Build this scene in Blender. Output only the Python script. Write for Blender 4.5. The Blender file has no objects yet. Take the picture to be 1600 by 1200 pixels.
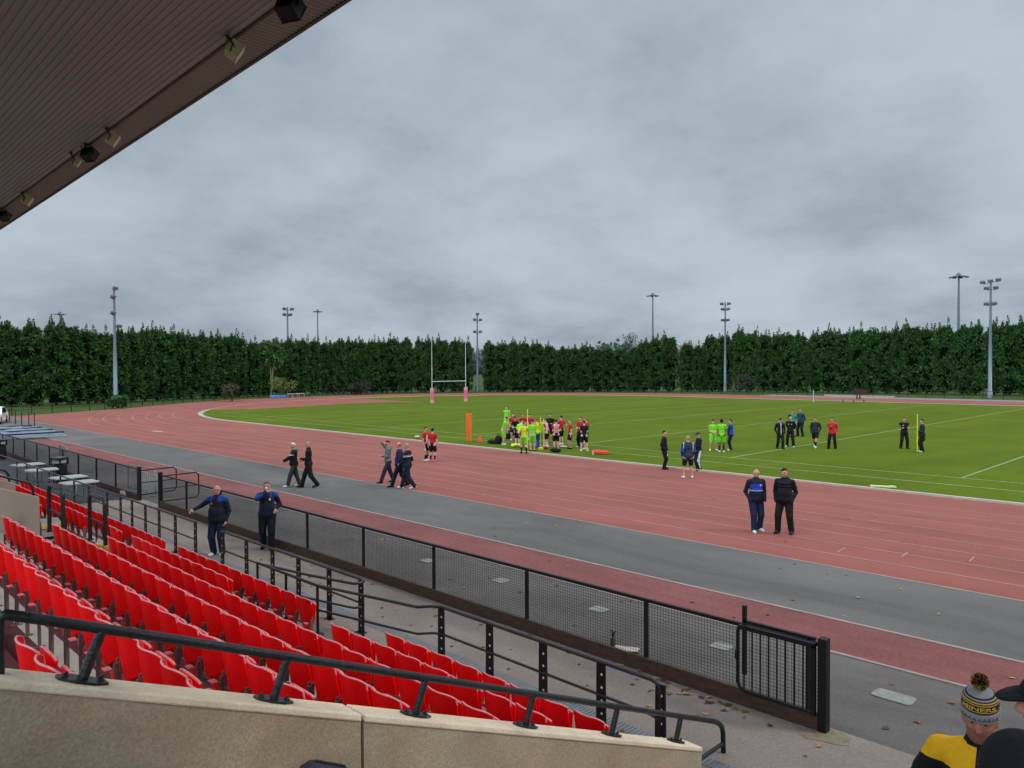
import bpy, math, random
import numpy as np
from mathutils import Vector, Matrix
random.seed(7); rng = np.random.default_rng(7)
SC = bpy.context.scene
COL = SC.collection
PI = math.pi

# ------------------------------------------------------------------ camera numbers (solved from the lane lines)
CF, PITCH, ROLL, TH, CH = 1198.53, math.radians(1.22385), math.radians(.255436), math.radians(44.5692), 4.655
def ray(u, v):
    x, y = (u-800)/CF, (v-600)/CF
    c, s = math.cos(ROLL), math.sin(ROLL); x, y = c*x-s*y, s*x+c*y
    F = math.cos(PITCH)-y*math.sin(PITCH); dn = math.sin(PITCH)+y*math.cos(PITCH)
    return (F*math.cos(TH)-x*math.sin(TH), F*math.sin(TH)+x*math.cos(TH), -dn)
def W(a, y, z=0.0):            # (along the straight, across, up) -> world
    return (-a, y, z)
def G(u, v, z=0.0):            # where a sight line meets height z
    d = ray(u, v); t = (z-CH)/d[2]
    return (d[0]*t, d[1]*t, z)
def atd(u, D):                 # plan point at ground distance D in the direction of column u
    d = ray(u, 575); n = math.hypot(d[0], d[1]); return (d[0]/n*D, d[1]/n*D)

# ------------------------------------------------------------------ materials
def S(r, g, b, k=1.0):
    f = lambda c: ((c/255+.055)/1.055)**2.4 if c > 10 else c/255/12.92
    return (f(r)*k, f(g)*k, f(b)*k, 1)
def mul(c, k): return (c[0]*k, c[1]*k, c[2]*k, 1)
MATS = {}
def mat(name, col, rough=.7, var=.12, scale=6.0, bump=0.0, bscale=60.0, col2=None, metal=0.0, coord='Object', spec=.5, fine=0.0, fscale=90, coat=0.0, island=0.0, stretch=None, smear=0.0, smscale=(.06, .35, 1), objrand=0.0):
    if name in MATS: return MATS[name]
    m = bpy.data.materials.new(name); m.use_nodes = True
    nt = m.node_tree; b = nt.nodes['Principled BSDF']; N = nt.nodes.new; L = nt.links.new
    b.inputs['Roughness'].default_value = rough; b.inputs['Metallic'].default_value = metal
    b.inputs['Specular IOR Level'].default_value = spec; b.inputs['Coat Weight'].default_value = coat
    tc = N('ShaderNodeTexCoord'); src = tc.outputs[coord]
    if stretch:
        mp = N('ShaderNodeMapping'); mp.inputs['Scale'].default_value = stretch; L(src, mp.inputs[0]); src = mp.outputs[0]
    n1 = N('ShaderNodeTexNoise'); n1.inputs['Scale'].default_value = scale; n1.inputs['Detail'].default_value = 5; L(src, n1.inputs['Vector'])
    ramp = N('ShaderNodeMapRange'); ramp.inputs[1].default_value = .3; ramp.inputs[2].default_value = .7; L(n1.outputs['Fac'], ramp.inputs[0])
    mx = N('ShaderNodeMix'); mx.data_type = 'RGBA'; L(ramp.outputs[0], mx.inputs['Factor'])
    mx.inputs['A'].default_value = mul(col, 1-var); mx.inputs['B'].default_value = col2 if col2 else mul(col, 1+var)
    out = mx.outputs['Result']
    if fine:
        n2 = N('ShaderNodeTexNoise'); n2.inputs['Scale'].default_value = fscale; n2.inputs['Detail'].default_value = 3; L(src, n2.inputs['Vector'])
        r2 = N('ShaderNodeMapRange'); r2.inputs[1].default_value = .3; r2.inputs[2].default_value = .7
        r2.inputs[3].default_value = 1-fine; r2.inputs[4].default_value = 1+fine; L(n2.outputs['Fac'], r2.inputs[0])
        v = N('ShaderNodeVectorMath'); v.operation = 'SCALE'; L(out, v.inputs[0]); L(r2.outputs[0], v.inputs['Scale']); out = v.outputs[0]
    if smear:
        mp2 = N('ShaderNodeMapping'); mp2.inputs['Scale'].default_value = smscale; L(tc.outputs[coord], mp2.inputs[0])
        n3 = N('ShaderNodeTexNoise'); n3.inputs['Scale'].default_value = 1.0; n3.inputs['Detail'].default_value = 7; n3.inputs['Roughness'].default_value = .62; n3.inputs['Distortion'].default_value = .6; L(mp2.outputs[0], n3.inputs['Vector'])
        r4 = N('ShaderNodeMapRange'); r4.inputs[1].default_value = .32; r4.inputs[2].default_value = .68; r4.inputs[3].default_value = 1-smear; r4.inputs[4].default_value = 1+smear; L(n3.outputs['Fac'], r4.inputs[0])
        v = N('ShaderNodeVectorMath'); v.operation = 'SCALE'; L(out, v.inputs[0]); L(r4.outputs[0], v.inputs['Scale']); out = v.outputs[0]
    if objrand:
        oi = N('ShaderNodeObjectInfo'); r5 = N('ShaderNodeMapRange'); L(oi.outputs['Random'], r5.inputs[0]); r5.inputs[3].default_value = 1-objrand; r5.inputs[4].default_value = 1+objrand*.5
        v = N('ShaderNodeVectorMath'); v.operation = 'SCALE'; L(out, v.inputs[0]); L(r5.outputs[0], v.inputs['Scale']); out = v.outputs[0]
    if island:
        g = N('ShaderNodeNewGeometry'); r3 = N('ShaderNodeMapRange'); L(g.outputs['Random Per Island'], r3.inputs[0])
        r3.inputs[3].default_value = 1-island; r3.inputs[4].default_value = 1+island
        v = N('ShaderNodeVectorMath'); v.operation = 'SCALE'; L(out, v.inputs[0]); L(r3.outputs[0], v.inputs['Scale']); out = v.outputs[0]
    L(out, b.inputs['Base Color'])
    if bump:
        nb = N('ShaderNodeTexNoise'); nb.inputs['Scale'].default_value = bscale; nb.inputs['Detail'].default_value = 4; L(src, nb.inputs['Vector'])
        bp = N('ShaderNodeBump'); bp.inputs['Strength'].default_value = bump; bp.inputs['Distance'].default_value = .02
        L(nb.outputs['Fac'], bp.inputs['Height']); L(bp.outputs[0], b.inputs['Normal'])
    MATS[name] = m
    return m

# ------------------------------------------------------------------ mesh builder
class MB:
    def __init__(s): s.v = []; s.f = []; s.m = []; s.sm = []
    def add(s, vs, fs, mi=0, smooth=False):
        o = len(s.v); s.v += [tuple(p) for p in vs]
        for f in fs: s.f.append(tuple(i+o for i in f)); s.m.append(mi); s.sm.append(smooth)
        return s
    def box(s, c, d, mi=0, R=None):
        hx, hy, hz = d[0]/2, d[1]/2, d[2]/2
        vs = [Vector((x, y, z)) for x in (-hx, hx) for y in (-hy, hy) for z in (-hz, hz)]
        if R is not None: vs = [R @ p for p in vs]
        c = Vector(c)
        return s.add([p+c for p in vs], [(0,1,3,2),(4,6,7,5),(0,4,5,1),(2,3,7,6),(0,2,6,4),(1,5,7,3)], mi)
    def bar(s, p, q, w, t, mi=0, up=(0,0,1)):     # box section from p to q, w sideways, t in the up sense
        p, q = Vector(p), Vector(q); d = (q-p).normalized(); sd = d.cross(Vector(up))
        if sd.length < 1e-4: sd = d.cross(Vector((0,1,0)))
        sd.normalize(); u = sd.cross(d)
        vs = [e+sd*(i*w/2)+u*(j*t/2) for e in (p, q) for i, j in ((-1,-1),(1,-1),(1,1),(-1,1))]
        return s.add(vs, [(3,2,1,0),(4,5,6,7),(0,1,5,4),(1,2,6,5),(2,3,7,6),(3,0,4,7)], mi)
    def tube(s, pts, r, n=8, mi=0, cap=True, radii=None):
        pts = [Vector(p) for p in pts]; rings = []; ref = None
        for i, p in enumerate(pts):
            t = (pts[min(i+1, len(pts)-1)]-pts[max(i-1, 0)])
            if t.length < 1e-9: t = Vector((0,0,1))
            t.normalize()
            if ref is None:
                ref = t.cross(Vector((0,0,1)))
                if ref.length < .05: ref = t.cross(Vector((1,0,0)))
            ref = (ref-t*ref.dot(t)).normalized(); b = t.cross(ref)
            rr = radii[i] if radii else r
            rings.append([p+(ref*math.cos(2*PI*k/n)+b*math.sin(2*PI*k/n))*rr for k in range(n)])
        vs = [q for R in rings for q in R]; fs = []
        for i in range(len(rings)-1):
            for k in range(n):
                a, b_ = i*n+k, i*n+(k+1) % n
                fs.append((a, b_, b_+n, a+n))
        s.add(vs, fs, mi, True)
        if cap:
            s.add(rings[0], [tuple(range(n))[::-1]], mi); s.add(rings[-1], [tuple(range(n))], mi)
        return s
    def disc(s, c, nrm, r, n=8, mi=0, th=.004):
        c, nrm = Vector(c), Vector(nrm).normalized()
        return s.tube([c, c+nrm*th], r, n, mi)
    def poly(s, pts, mi=0): return s.add(pts, [tuple(range(len(pts)))], mi)
    def ell(s, c, r, n=12, m=8, mi=0, keep=None, R=None):
        vs = []; idx = {}
        for i in range(m+1):
            th = PI*i/m
            for k in range(n):
                ph = 2*PI*k/n
                vs.append(Vector((math.sin(th)*math.cos(ph), math.sin(th)*math.sin(ph), math.cos(th))))
        fs = []
        for i in range(m):
            for k in range(n):
                q = (i*n+k, (i+1)*n+k, (i+1)*n+(k+1) % n, i*n+(k+1) % n)
                if keep and not all(keep(vs[j]) for j in q): continue
                fs.append(q)
        c = Vector(c); out = []
        for p in vs:
            p = Vector((p.x*r[0], p.y*r[1], p.z*r[2]))
            if R is not None: p = R @ p
            out.append(p+c)
        return s.add(out, fs, mi, True)
    def mesh(s, name, mats):
        me = bpy.data.meshes.new(name); me.from_pydata(s.v, [], s.f)
        for m in (mats if isinstance(mats, (list, tuple)) else [mats]): me.materials.append(m)
        me.polygons.foreach_set('material_index', s.m); me.polygons.foreach_set('use_smooth', s.sm)
        me.update(); return me
    def build(s, name, mats, parent=None, bevel=0):
        return link(name, s.mesh(name, mats), parent, bevel)
def link(name, me, parent=None, bevel=0):
    o = bpy.data.objects.new(name, me); COL.objects.link(o)
    if parent is not None: o.parent = parent
    if bevel:
        b = o.modifiers.new('bevel', 'BEVEL'); b.width = bevel; b.segments = 2; b.limit_method = 'ANGLE'
    return o
def tag(o, label=None, cat=None, group=None, kind=None):
    if label: o['label'] = label
    if cat: o['category'] = cat
    if group: o['group'] = group
    if kind: o['kind'] = kind
    return o
def empty(name, loc, rz=0, label=None, cat=None, group=None):
    o = bpy.data.objects.new(name, None); COL.objects.link(o); o.location = loc; o.rotation_euler = (0, 0, rz)
    o.empty_display_size = .2
    return tag(o, label, cat, group)
def copy_tree(o, parent=None):
    c = o.copy(); COL.objects.link(c)
    if parent is not None: c.parent = parent
    for ch in [x for x in ALLCH.get(o.name, [])] or list(o.children): copy_tree(ch, c)
    return c
ALLCH = {}
def structure(o): return tag(o, kind='structure')

# ------------------------------------------------------------------ world, sun, camera
SUN_EL, SUN_AZ = math.radians(44), math.radians(55)     # azimuth measured from +Y towards +X
w = bpy.data.worlds.new('World'); SC.world = w; w.use_nodes = True
nt = w.node_tree; N = nt.nodes.new; L = nt.links.new
for n_ in list(nt.nodes): nt.nodes.remove(n_)
out = N('ShaderNodeOutputWorld'); bg = N('ShaderNodeBackground'); L(bg.outputs[0], out.inputs[0])
sky = N('ShaderNodeTexSky'); sky.sky_type = 'NISHITA'; sky.sun_disc = False; sky.sun_elevation = SUN_EL; sky.sun_rotation = SUN_AZ
bg.inputs['Strength'].default_value = .1
tc = N('ShaderNodeTexCoord'); sep = N('ShaderNodeSeparateXYZ'); L(tc.outputs['Generated'], sep.inputs[0])
def math_(op, a, b=None, c=None):
    n = N('ShaderNodeMath'); n.operation = op
    for i, x in enumerate((a, b, c)):
        if x is None: continue
        if isinstance(x, (int, float)): n.inputs[i].default_value = x
        else: L(x, n.inputs[i])
    return n.outputs[0]
zc = math_('MAXIMUM', sep.outputs[2], 0.0)
zz = math_('ADD', zc, .30)
cx = math_('DIVIDE', sep.outputs[0], zz); cy = math_('DIVIDE', sep.outputs[1], zz)
comb = N('ShaderNodeCombineXYZ'); L(cx, comb.inputs[0]); L(cy, comb.inputs[1])
def noise(scale, detail, rough=.55, off=0.0, dist=0.0):
    mp = N('ShaderNodeMapping'); mp.inputs['Location'].default_value = (off, off*.7, off*.3); L(comb.outputs[0], mp.inputs[0])
    n = N('ShaderNodeTexNoise'); n.inputs['Scale'].default_value = scale; n.inputs['Detail'].default_value = detail
    n.inputs['Roughness'].default_value = rough; n.inputs['Distortion'].default_value = dist
    L(mp.outputs[0], n.inputs['Vector']); return n.outputs['Fac']
big = noise(.8, 5, .52, 3.1, .25); mid = noise(2.6, 10, .60, 9.7, .05)
dens = math_('ADD', math_('MULTIPLY', big, .56), math_('MULTIPLY', mid, .44))
mr = N('ShaderNodeMapRange'); mr.interpolation_type = 'SMOOTHSTEP'; L(dens, mr.inputs[0]); mr.inputs[1].default_value = .33; mr.inputs[2].default_value = .67
cr = N('ShaderNodeValToRGB'); L(mr.outputs[0], cr.inputs[0])
SKYK = 10.0
cr.color_ramp.elements[0].color = S(146, 159, 172); cr.color_ramp.elements[1].color = S(187, 199, 209)
e = cr.color_ramp.elements.new(.5); e.color = S(170, 183, 195)
# overcast: brighter high overhead than near the horizon
hi = N('ShaderNodeMapRange'); hi.interpolation_type = 'SMOOTHSTEP'; L(zc, hi.inputs[0]); hi.inputs[1].default_value = .46; hi.inputs[2].default_value = .95
hi.inputs[3].default_value = SKYK; hi.inputs[4].default_value = SKYK*3.2
lobe = N('ShaderNodeMapRange'); lobe.interpolation_type = 'SMOOTHSTEP'; L(sep.outputs[1], lobe.inputs[0]); lobe.inputs[1].default_value = .05; lobe.inputs[2].default_value = -.75
lobe.inputs[3].default_value = 1.0; lobe.inputs[4].default_value = 3.1      # unseen sky behind the camera brightened, added as fill for seat backs and wall
gain = math_('MULTIPLY', hi.outputs[0], lobe.outputs[0])
vs = N('ShaderNodeVectorMath'); vs.operation = 'SCALE'; L(cr.outputs[0], vs.inputs[0]); L(gain, vs.inputs['Scale'])
mixs = N('ShaderNodeMix'); mixs.data_type = 'RGBA'; mixs.inputs['Factor'].default_value = .96
L(sky.outputs[0], mixs.inputs['A']); L(vs.outputs[0], mixs.inputs['B']); L(mixs.outputs['Result'], bg.inputs['Color'])

sl = bpy.data.lights.new('sun', 'SUN'); sl.energy = 1.3; sl.angle = math.radians(12); sl.color = (1, .97, .93)
so = bpy.data.objects.new('sun', sl); COL.objects.link(so)
sd = Vector((math.sin(SUN_AZ)*math.cos(SUN_EL), math.cos(SUN_AZ)*math.cos(SUN_EL), math.sin(SUN_EL)))
so.rotation_euler = (-sd).to_track_quat('-Z', 'Y').to_euler(); so.location = (0, 0, 60)

cam = bpy.data.cameras.new('camera'); co = bpy.data.objects.new('camera', cam); COL.objects.link(co); SC.camera = co
cam.sensor_width = 36; cam.lens = 36*CF/1600; cam.clip_end = 6000; cam.clip_start = .05
fwd = Vector((-math.cos(TH), math.sin(TH), 0)); rt = Vector((math.sin(TH), math.cos(TH), 0)); dn0 = Vector((0, 0, -1))
F_ = fwd*math.cos(PITCH)+dn0*math.sin(PITCH); D_ = dn0*math.cos(PITCH)-fwd*math.sin(PITCH)
c_, s_ = math.cos(ROLL), math.sin(ROLL)
X_ = rt*c_+D_*s_; Y_ = rt*s_-D_*c_
M = Matrix((X_, Y_, -F_)).transposed().to_4x4(); M.translation = (0, 0, CH); co.matrix_world = M
SC.view_settings.view_transform = 'Standard'; SC.view_settings.look = 'None'; SC.view_settings.exposure = 0; SC.view_settings.gamma = 1

# ------------------------------------------------------------------ ground and track
A0, YC, RK = 65.7, 66.4, 36.5          # end of the straight, field centre, kerb radius
Y0 = YC-RK
M_grass = mat('grass', S(114, 134, 34, .50), .95, .10, .30, .6, 45, coord='Object', smear=.12, smscale=(.22, .03, 1), fine=.26, fscale=14, spec=.06)
M_verge = mat('verge_grass', S(74, 96, 36, .6), .95, .25, .6, .6, 30, fine=.3, fscale=9, spec=.15)
M_red = mat('red_track', S(168, 95, 82, .64), .85, .08, .35, .25, 120, smear=.13, smscale=(.10, .5, 1), fine=.12, fscale=24, spec=.3)
M_redfar = M_red
M_strip = mat('red_runway', S(140, 82, 76, .76), .85, .12, .7, .25, 120, smear=.15, smscale=(.3, 1.2, 1), fine=.18, fscale=14, spec=.3)
M_asph = mat('grey_asphalt', S(124, 117, 111, .58), .88, .10, .22, .35, 150, smear=.30, smscale=(.11, .30, 1), fine=.13, fscale=22, spec=.3)
M_walk = mat('walkway_asphalt', S(139, 126, 116, .97), .9, .10, .5, .35, 150, smear=.18, smscale=(.3, .6, 1), fine=.14, fscale=28, spec=.3)
M_conc = mat('concrete', S(172, 166, 156, .8), .85, .10, 2.0, .2, 60, fine=.08, fscale=40)
M_white = mat('white_paint', S(214, 196, 178, .70), .7, .07, 3, fine=.1, fscale=20)
M_line = mat('worn_white_line', S(200, 158, 150, .66), .85, .16, 1.2, fine=.2, fscale=8)
M_gline = mat('pitch_chalk', S(160, 180, 118, .52), .9, .12, .8, fine=.3, fscale=6)
M_black = mat('black_paint', S(14, 14, 16), .38, .25, 8, .12, 60)
M_blackm = mat('black_steel', S(13, 13, 15), .45, .2, 5, spec=.4)

def flat(name, pts, z, m):
    return structure(MB().poly([W(a, y, z) for a, y in pts]).build(name, m))
flat('ground', [(1500, -1500), (-1500, -1500), (-1500, 1500), (1500, 1500)], -.03, M_verge)
def arc(r, t0, t1, n):   # around the far end centre; t=0 points along +a, -90 is the near side
    return [(A0+r*math.cos(math.radians(t0+(t1-t0)*i/n)), YC+r*math.sin(math.radians(t0+(t1-t0)*i/n))) for i in range(n+1)]
outer = [(-60, 17.72), (90, 17.72), (90.2, 18.6), (92.8, 23.6), (97.4, 31.2), (102.5, 37), (107.1, 43), (110.5, 49), (112.8, 55.2), (114.3, 67.5)]
outer += arc(48.4, 5, 90, 20)+[(-60, YC+48.4)]
flat('track', outer[::-1], 0, M_red)
flat('far_apron', [(60, 114.2), (60, 119.5), (-60, 119.5), (-60, 114.2)][::-1], .004, mat('apron_tarmac', S(132, 126, 126, .8), .9))
infield = [(-60, Y0+.42), (A0, Y0+.42)]+arc(RK-.42, -90, 90, 60)[1:]+[(-60, YC+RK-.42)]
flat('infield_grass', infield[::-1], .012, M_grass)
flat('infield_gully', ([(-60, Y0), (A0, Y0)]+arc(RK, -90, 90, 60)[1:]+[(-60, YC+RK)])[::-1], .008, M_conc)
Dp = [(83.2, 39.2)]
Dp = [(86.2, 37.0), (83.6, 40.0), (84.6, 46), (85.7, 50.5), (87.2, 57.2), (84.5, 61.5), (82.0, 64.0), (88, 64.6), (98.3, 65.6)]
Dp += [p for p in arc(RK-.15, -5, -54.5, 26)]
flat('high_jump_fan', Dp[::-1] if False else Dp, .018, M_red)
flat('service_strip', [(-60, 14.05), (95, 14.05), (95, 17.72), (-60, 17.72)][::-1], .004, M_asph)
flat('runway', [(-60, 12.38), (58.6, 12.38), (58.6, 14.0), (-60, 14.0)][::-1], .008, M_strip)
M_pave = mat('dark_pavement', S(121, 113, 107, .60), .88, .10, .3, .35, 150, smear=.30, smscale=(.25, .5, 1), fine=.14, fscale=24, spec=.3)
flat('pavement', [(-60, 9.75), (90, 9.75), (90, 12.38), (-60, 12.38)][::-1], .004, M_pave)
flat('walkway', [(-60, 5.0), (90, 5.0), (90, 9.75), (-60, 9.75)][::-1], .008, M_walk)
flat('dark_matting', [(60, 7.75), (60, 9.5), (29.3, 9.5), (29.3, 7.75)], .014, mat('dark_mat', S(64, 66, 70, .8), .9))
flat('far_yard', [(90, -20), (58, -20), (58, 5), (90, 5)], .004, M_asph)
# kerbs and strips
def ribbon(mb, pts, wd, z0, z1, mi=0):
    n = len(pts); L_ = []; R_ = []
    for i, p in enumerate(pts):
        q0, q1 = pts[max(i-1, 0)], pts[min(i+1, n-1)]
        dx, dy = q1[0]-q0[0], q1[1]-q0[1]; l = math.hypot(dx, dy) or 1; nx, ny = -dy/l*wd/2, dx/l*wd/2
        L_.append((p[0]+nx, p[1]+ny)); R_.append((p[0]-nx, p[1]-ny))
    for i in range(n-1):
        a, b, c, d = L_[i], L_[i+1], R_[i+1], R_[i]
        mb.add([W(*a, z1), W(*b, z1), W(*c, z1), W(*d, z1)], [(0, 1, 2, 3)], mi)
        if z1-z0 > .01:
            mb.add([W(*a, z0), W(*b, z0), W(*b, z1), W(*a, z1)], [(0, 1, 2, 3)], mi)
            mb.add([W(*d, z0), W(*c, z0), W(*c, z1), W(*d, z1)], [(3, 2, 1, 0)], mi)
    return mb
kerbpath = [(-60, Y0)]+[(x, Y0) for x in range(-40, 65, 6)]+arc(RK, -90, -72, 16)
ribbon(MB(), kerbpath, .17, 0, .075).build('track_kerb', M_white)['kind'] = 'structure'
ribbon(MB(), arc(RK, -72, 90, 74)+[(-60, YC+RK)], .08, 0, .03).build('track_kerb', mat('far_kerb', S(206, 178, 140, .8)))['kind'] = 'structure'
mb = MB()
ribbon(mb, [(-60, 12.38), (58.6, 12.38)], .07, 0, .022); ribbon(mb, [(-60, 14.02), (58.6, 14.02)], .07, 0, .022)
ribbon(mb, [(-60, 17.72), (88, 17.72)], .05, 0, .012)
mb.build('edging_kerb', mat('edging', S(180, 160, 150, .68), .85, .15, 1.5))['kind'] = 'structure'
mb = MB()
for k in range(2, 10):
    r = RK+1.22*k
    pts = [(-60, YC-r), (A0+(22 if k > 7 else 0), YC-r)]
    if k < 9: pts = [(-60, YC-r), (A0, YC-r)]+arc(r, -90, 90, 70)[1:]+[(-60, YC+r)]
    ribbon(mb, pts, .042, 0, .006)
for k, (u, v) in enumerate([(126, 656), (150, 656), (172, 655), (193, 654), (215, 654), (236, 652), (254, 653), (270, 652)]):
    g = G(u, v); pts = [(g[0]+1.6*math.cos(t)-2.2*k*.0, g[1]+.75*math.sin(t)) for t in np.linspace(.5, 3.6, 9)]
    ribbon(mb, pts, .08, 0, .0065)
for a in (7.9, 6.6, 5.3, 4.0):
    ribbon(mb, [(a, Y0-1.22*(7+(a-4)*.4)-.3), (a+.05, Y0-1.22*(7+(a-4)*.4)+.3)], .035, 0, .0065)
mb.build('lane_lines', M_line)['kind'] = 'structure'
mb = MB()
ribbon(mb, [(-60, 33.1), (79.8, 33.1)], .1, 0, .0165); ribbon(mb, [(-60, 35.4), (79.8, 35.4)], .1, 0, .0165)
ribbon(mb, [(-60, 98.5), (79.8, 98.5)], .1, 0, .0165)
for a in (9.5, 20, 30.2, 40, 50, 60, 70, 80): ribbon(mb, [(a, 35.4), (a, 98.5)], .11, 0, .0160)
mb.build('pitch_lines', M_gline)['kind'] = 'structure'
# drain channel at the foot of the seats
mb = MB(); mb.add([W(45, 7.78, .012), W(45, 8.0, .012), W(2, 8.0, .012), W(2, 7.78, .012)], [(0, 1, 2, 3)])
mb.build('drain_channel', mat('drain_concrete', S(122, 122, 122, .8), .85))['kind'] = 'structure'
mb = MB()
for i in range(95): mb.box(W(7.6-i*.06, 7.89, .016), (.03, .18, .008))
t = mb.build('drain_grating', mat('galvanised', S(150, 155, 158, .8), .4, metal=.7)); tag(t, 'slotted steel drain grating at the foot of the front seats', 'grating')
# worn concrete covers beside the runway
for i, (u, v, lb) in enumerate([(1397, 1090, 'pale worn concrete cover right of the railing end, nearest the camera'), (1128, 1011, 'pale speckled square cover behind the mesh just left of the gate'),
        (935, 953, 'square speckled cover seen through the mesh between second and third fence posts'), (783, 908, 'second small square cover from the left seen through mesh'), (668, 877, 'farthest small square cover seen through the mesh')]):
    a, y, _ = G(u, v); mb = MB(); sx, sy = (.27, .16) if i == 0 else (.17, .15)
    ps = []
    for cx_, cy_, q0 in ((1, 1, 0), (-1, 1, 1), (-1, -1, 2), (1, -1, 3)):
        for k in range(3):
            q = q0*PI/2+k*PI/4; ps.append((a+(cx_*(sx-.06)+.06*math.cos(q))*random.uniform(.96, 1.04), y+(cy_*(sy-.06)+.06*math.sin(q))*random.uniform(.95, 1.05)))
    mb.add([W(px_, py_, zz_) for zz_ in (.006, .02) for px_, py_ in ps], [tuple(range(23, 11, -1))]+[(k, (k+1) % 12, 12+(k+1) % 12, 12+k) for k in range(12)])
    tag(mb.build('access_cover', mat('cover_conc', S(158, 154, 146, .72), .9, .2, 9, fine=.15, fscale=60)), lb, 'access cover', 'concrete covers along the runway')
a, y, _ = G(1283, 1146); mb = MB()
mb.add([W(a+.42*math.cos(q)*random.uniform(.8, 1.1)-.02, y+.26*math.sin(q)*random.uniform(.8, 1.1), .0125) for q in np.linspace(0, 2*PI, 15)[:-1]], [tuple(range(14))])
mb.build('mortar_patch', mat('mortar', S(152, 136, 112, .72), .9, .2, 12))['kind'] = 'structure'
a, y, _ = G(246, 674); mb = MB(); mb.add([W(a+.9*math.cos(q), y+.35*math.sin(q), .0085) for q in np.linspace(0, 2*PI, 15)[:-1]], [tuple(range(14))])
mb.build('white_patch', M_line)['kind'] = 'structure'
# leaves
mb = MB()
def leaf(a, y, z, s):
    q = random.uniform(0, 6.3); n = 7; ps = []
    for k in range(n):
        r = s*(1.0 if k % 2 == 0 else .55)*random.uniform(.7, 1.1)
        ps.append(W(a+r*math.cos(q+k*2*PI/n), y+r*math.sin(q+k*2*PI/n), z+random.uniform(.002, .03)*s*12))
    c = W(a, y, z+.012)
    mb.add(ps+[c], [(k, (k+1) % n, n) for k in range(n)], random.choice((0, 0, 1, 2)))
for _ in range(48):
    a = random.choice((random.uniform(4, 20), random.uniform(5, 7.5), random.gauss(5.9, .5)))
    leaf(a, 9.5-abs(random.gauss(0, .22)), .012, random.uniform(.03, .07))
for _ in range(60): leaf(random.uniform(2.5, 18), random.uniform(7.7, 9.3), .012, random.uniform(.025, .055))
for _ in range(120): leaf(random.uniform(0, 30), random.uniform(9.9, 17.5), .012, random.uniform(.03, .065))
for _ in range(60): leaf(random.uniform(0, 40), random.uniform(17, 28), .010, random.uniform(.03, .06))
for u, v in [(1105, 1091), (1138, 1103), (1280, 1168), (1060, 1085), (1000, 1050), (1435, 1130), (1385, 1140), (1488, 1100), (1394, 1070)]:
    g = G(u, v); leaf(g[0], g[1], .012, .06)
tag(mb.build('fallen_leaves', [mat('leaf_brown', S(120, 76, 44), .8, .3, 20), mat('leaf_tan', S(172, 128, 84), .8, .2, 20), mat('leaf_dark', S(66, 52, 38), .8)]), 'scattered brown and tan autumn leaves on the tarmac and along the fence foot', 'leaves', kind='stuff')

# ------------------------------------------------------------------ grandstand
M_tread = mat('maroon_tread', S(84, 38, 42, .75), .75, .18, 1.3, .2, 60, fine=.12, fscale=30)
M_riser = mat('pale_riser', S(176, 166, 152, .85), .85, .1, 2, .15, 70, fine=.08, fscale=50)
M_step = mat('gangway_concrete', S(160, 158, 152, .85), .85, .1, 2, .15, 70, fine=.08, fscale=50)
M_yel = mat('yellow_nosing', S(214, 162, 40), .6, .2, 5)
YS = lambda n: 6.23-.832*(n-1)      # seat back line of row n
ZT = lambda n: .10+.314*(n-1)       # tread height of row n
NR = 8
gs = empty('grandstand', (0, 0, 0), 0, 'covered grandstand with maroon stepped terrace and dark ribbed cantilever roof', 'grandstand')
mt, mr_, ms, mn = MB(), MB(), MB(), MB()
for n in range(1, NR+1):
    yb, yf, z = YS(n)-.42, YS(n)+.412, ZT(n)      # back and front edge
    segs = [(60, 20.3, 'm'), (20.3, 15.75, 'g'), (15.75, 4.87, 'm'), (-1.6, -16, 'm')]
    if n <= 2: segs = [(60, 19.6, 'm'), (19.6, 18.3, 'g'), (18.3, 12.0, 'm'), (9.25, 4.87, 'm'), (-1.6, -16, 'm')]
    for a1, a0, kd in segs:
        (ms if kd == 'g' else mt).add([W(a1, yb, z), W(a1, yf, z), W(a0, yf, z), W(a0, yb, z)], [(0, 1, 2, 3)])
        mr_.add([W(a1, yf, z), W(a1, yf, max(z-.33, -.02)), W(a0, yf, max(z-.33, -.02)), W(a0, yf, z)], [(0, 1, 2, 3)])
        # pale band under the seats
        if kd == 'm': mr_.add([W(a1, YS(n)+.04, z+.004), W(a1, YS(n)+.27, z+.004), W(a0, YS(n)+.27, z+.004), W(a0, YS(n)+.04, z+.004)], [(0, 1, 2, 3)])
        if kd == 'g' and n in (3, 4):
            mn.box(W((a1+a0)/2+(.2 if n == 4 else -.6), yf-.035, z+.012), (1.6, .1, .03))
    if n <= 2:
        mr_.add([W(12.0, yb, z), W(12.0, yf, z), W(12.0, yf, -.02), W(12.0, yb, -.02)], [(0, 1, 2, 3)])
        mr_.add([W(9.25, yb, z), W(9.25, yf, z), W(9.25, yf, -.02), W(9.25, yb, -.02)], [(3, 2, 1, 0)])
        if n == 2: mr_.add([W(12, yb, ZT(3)), W(12, yb, 0), W(9.25, yb, 0), W(9.25, yb, ZT(3))], [(0, 1, 2, 3)])
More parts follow.
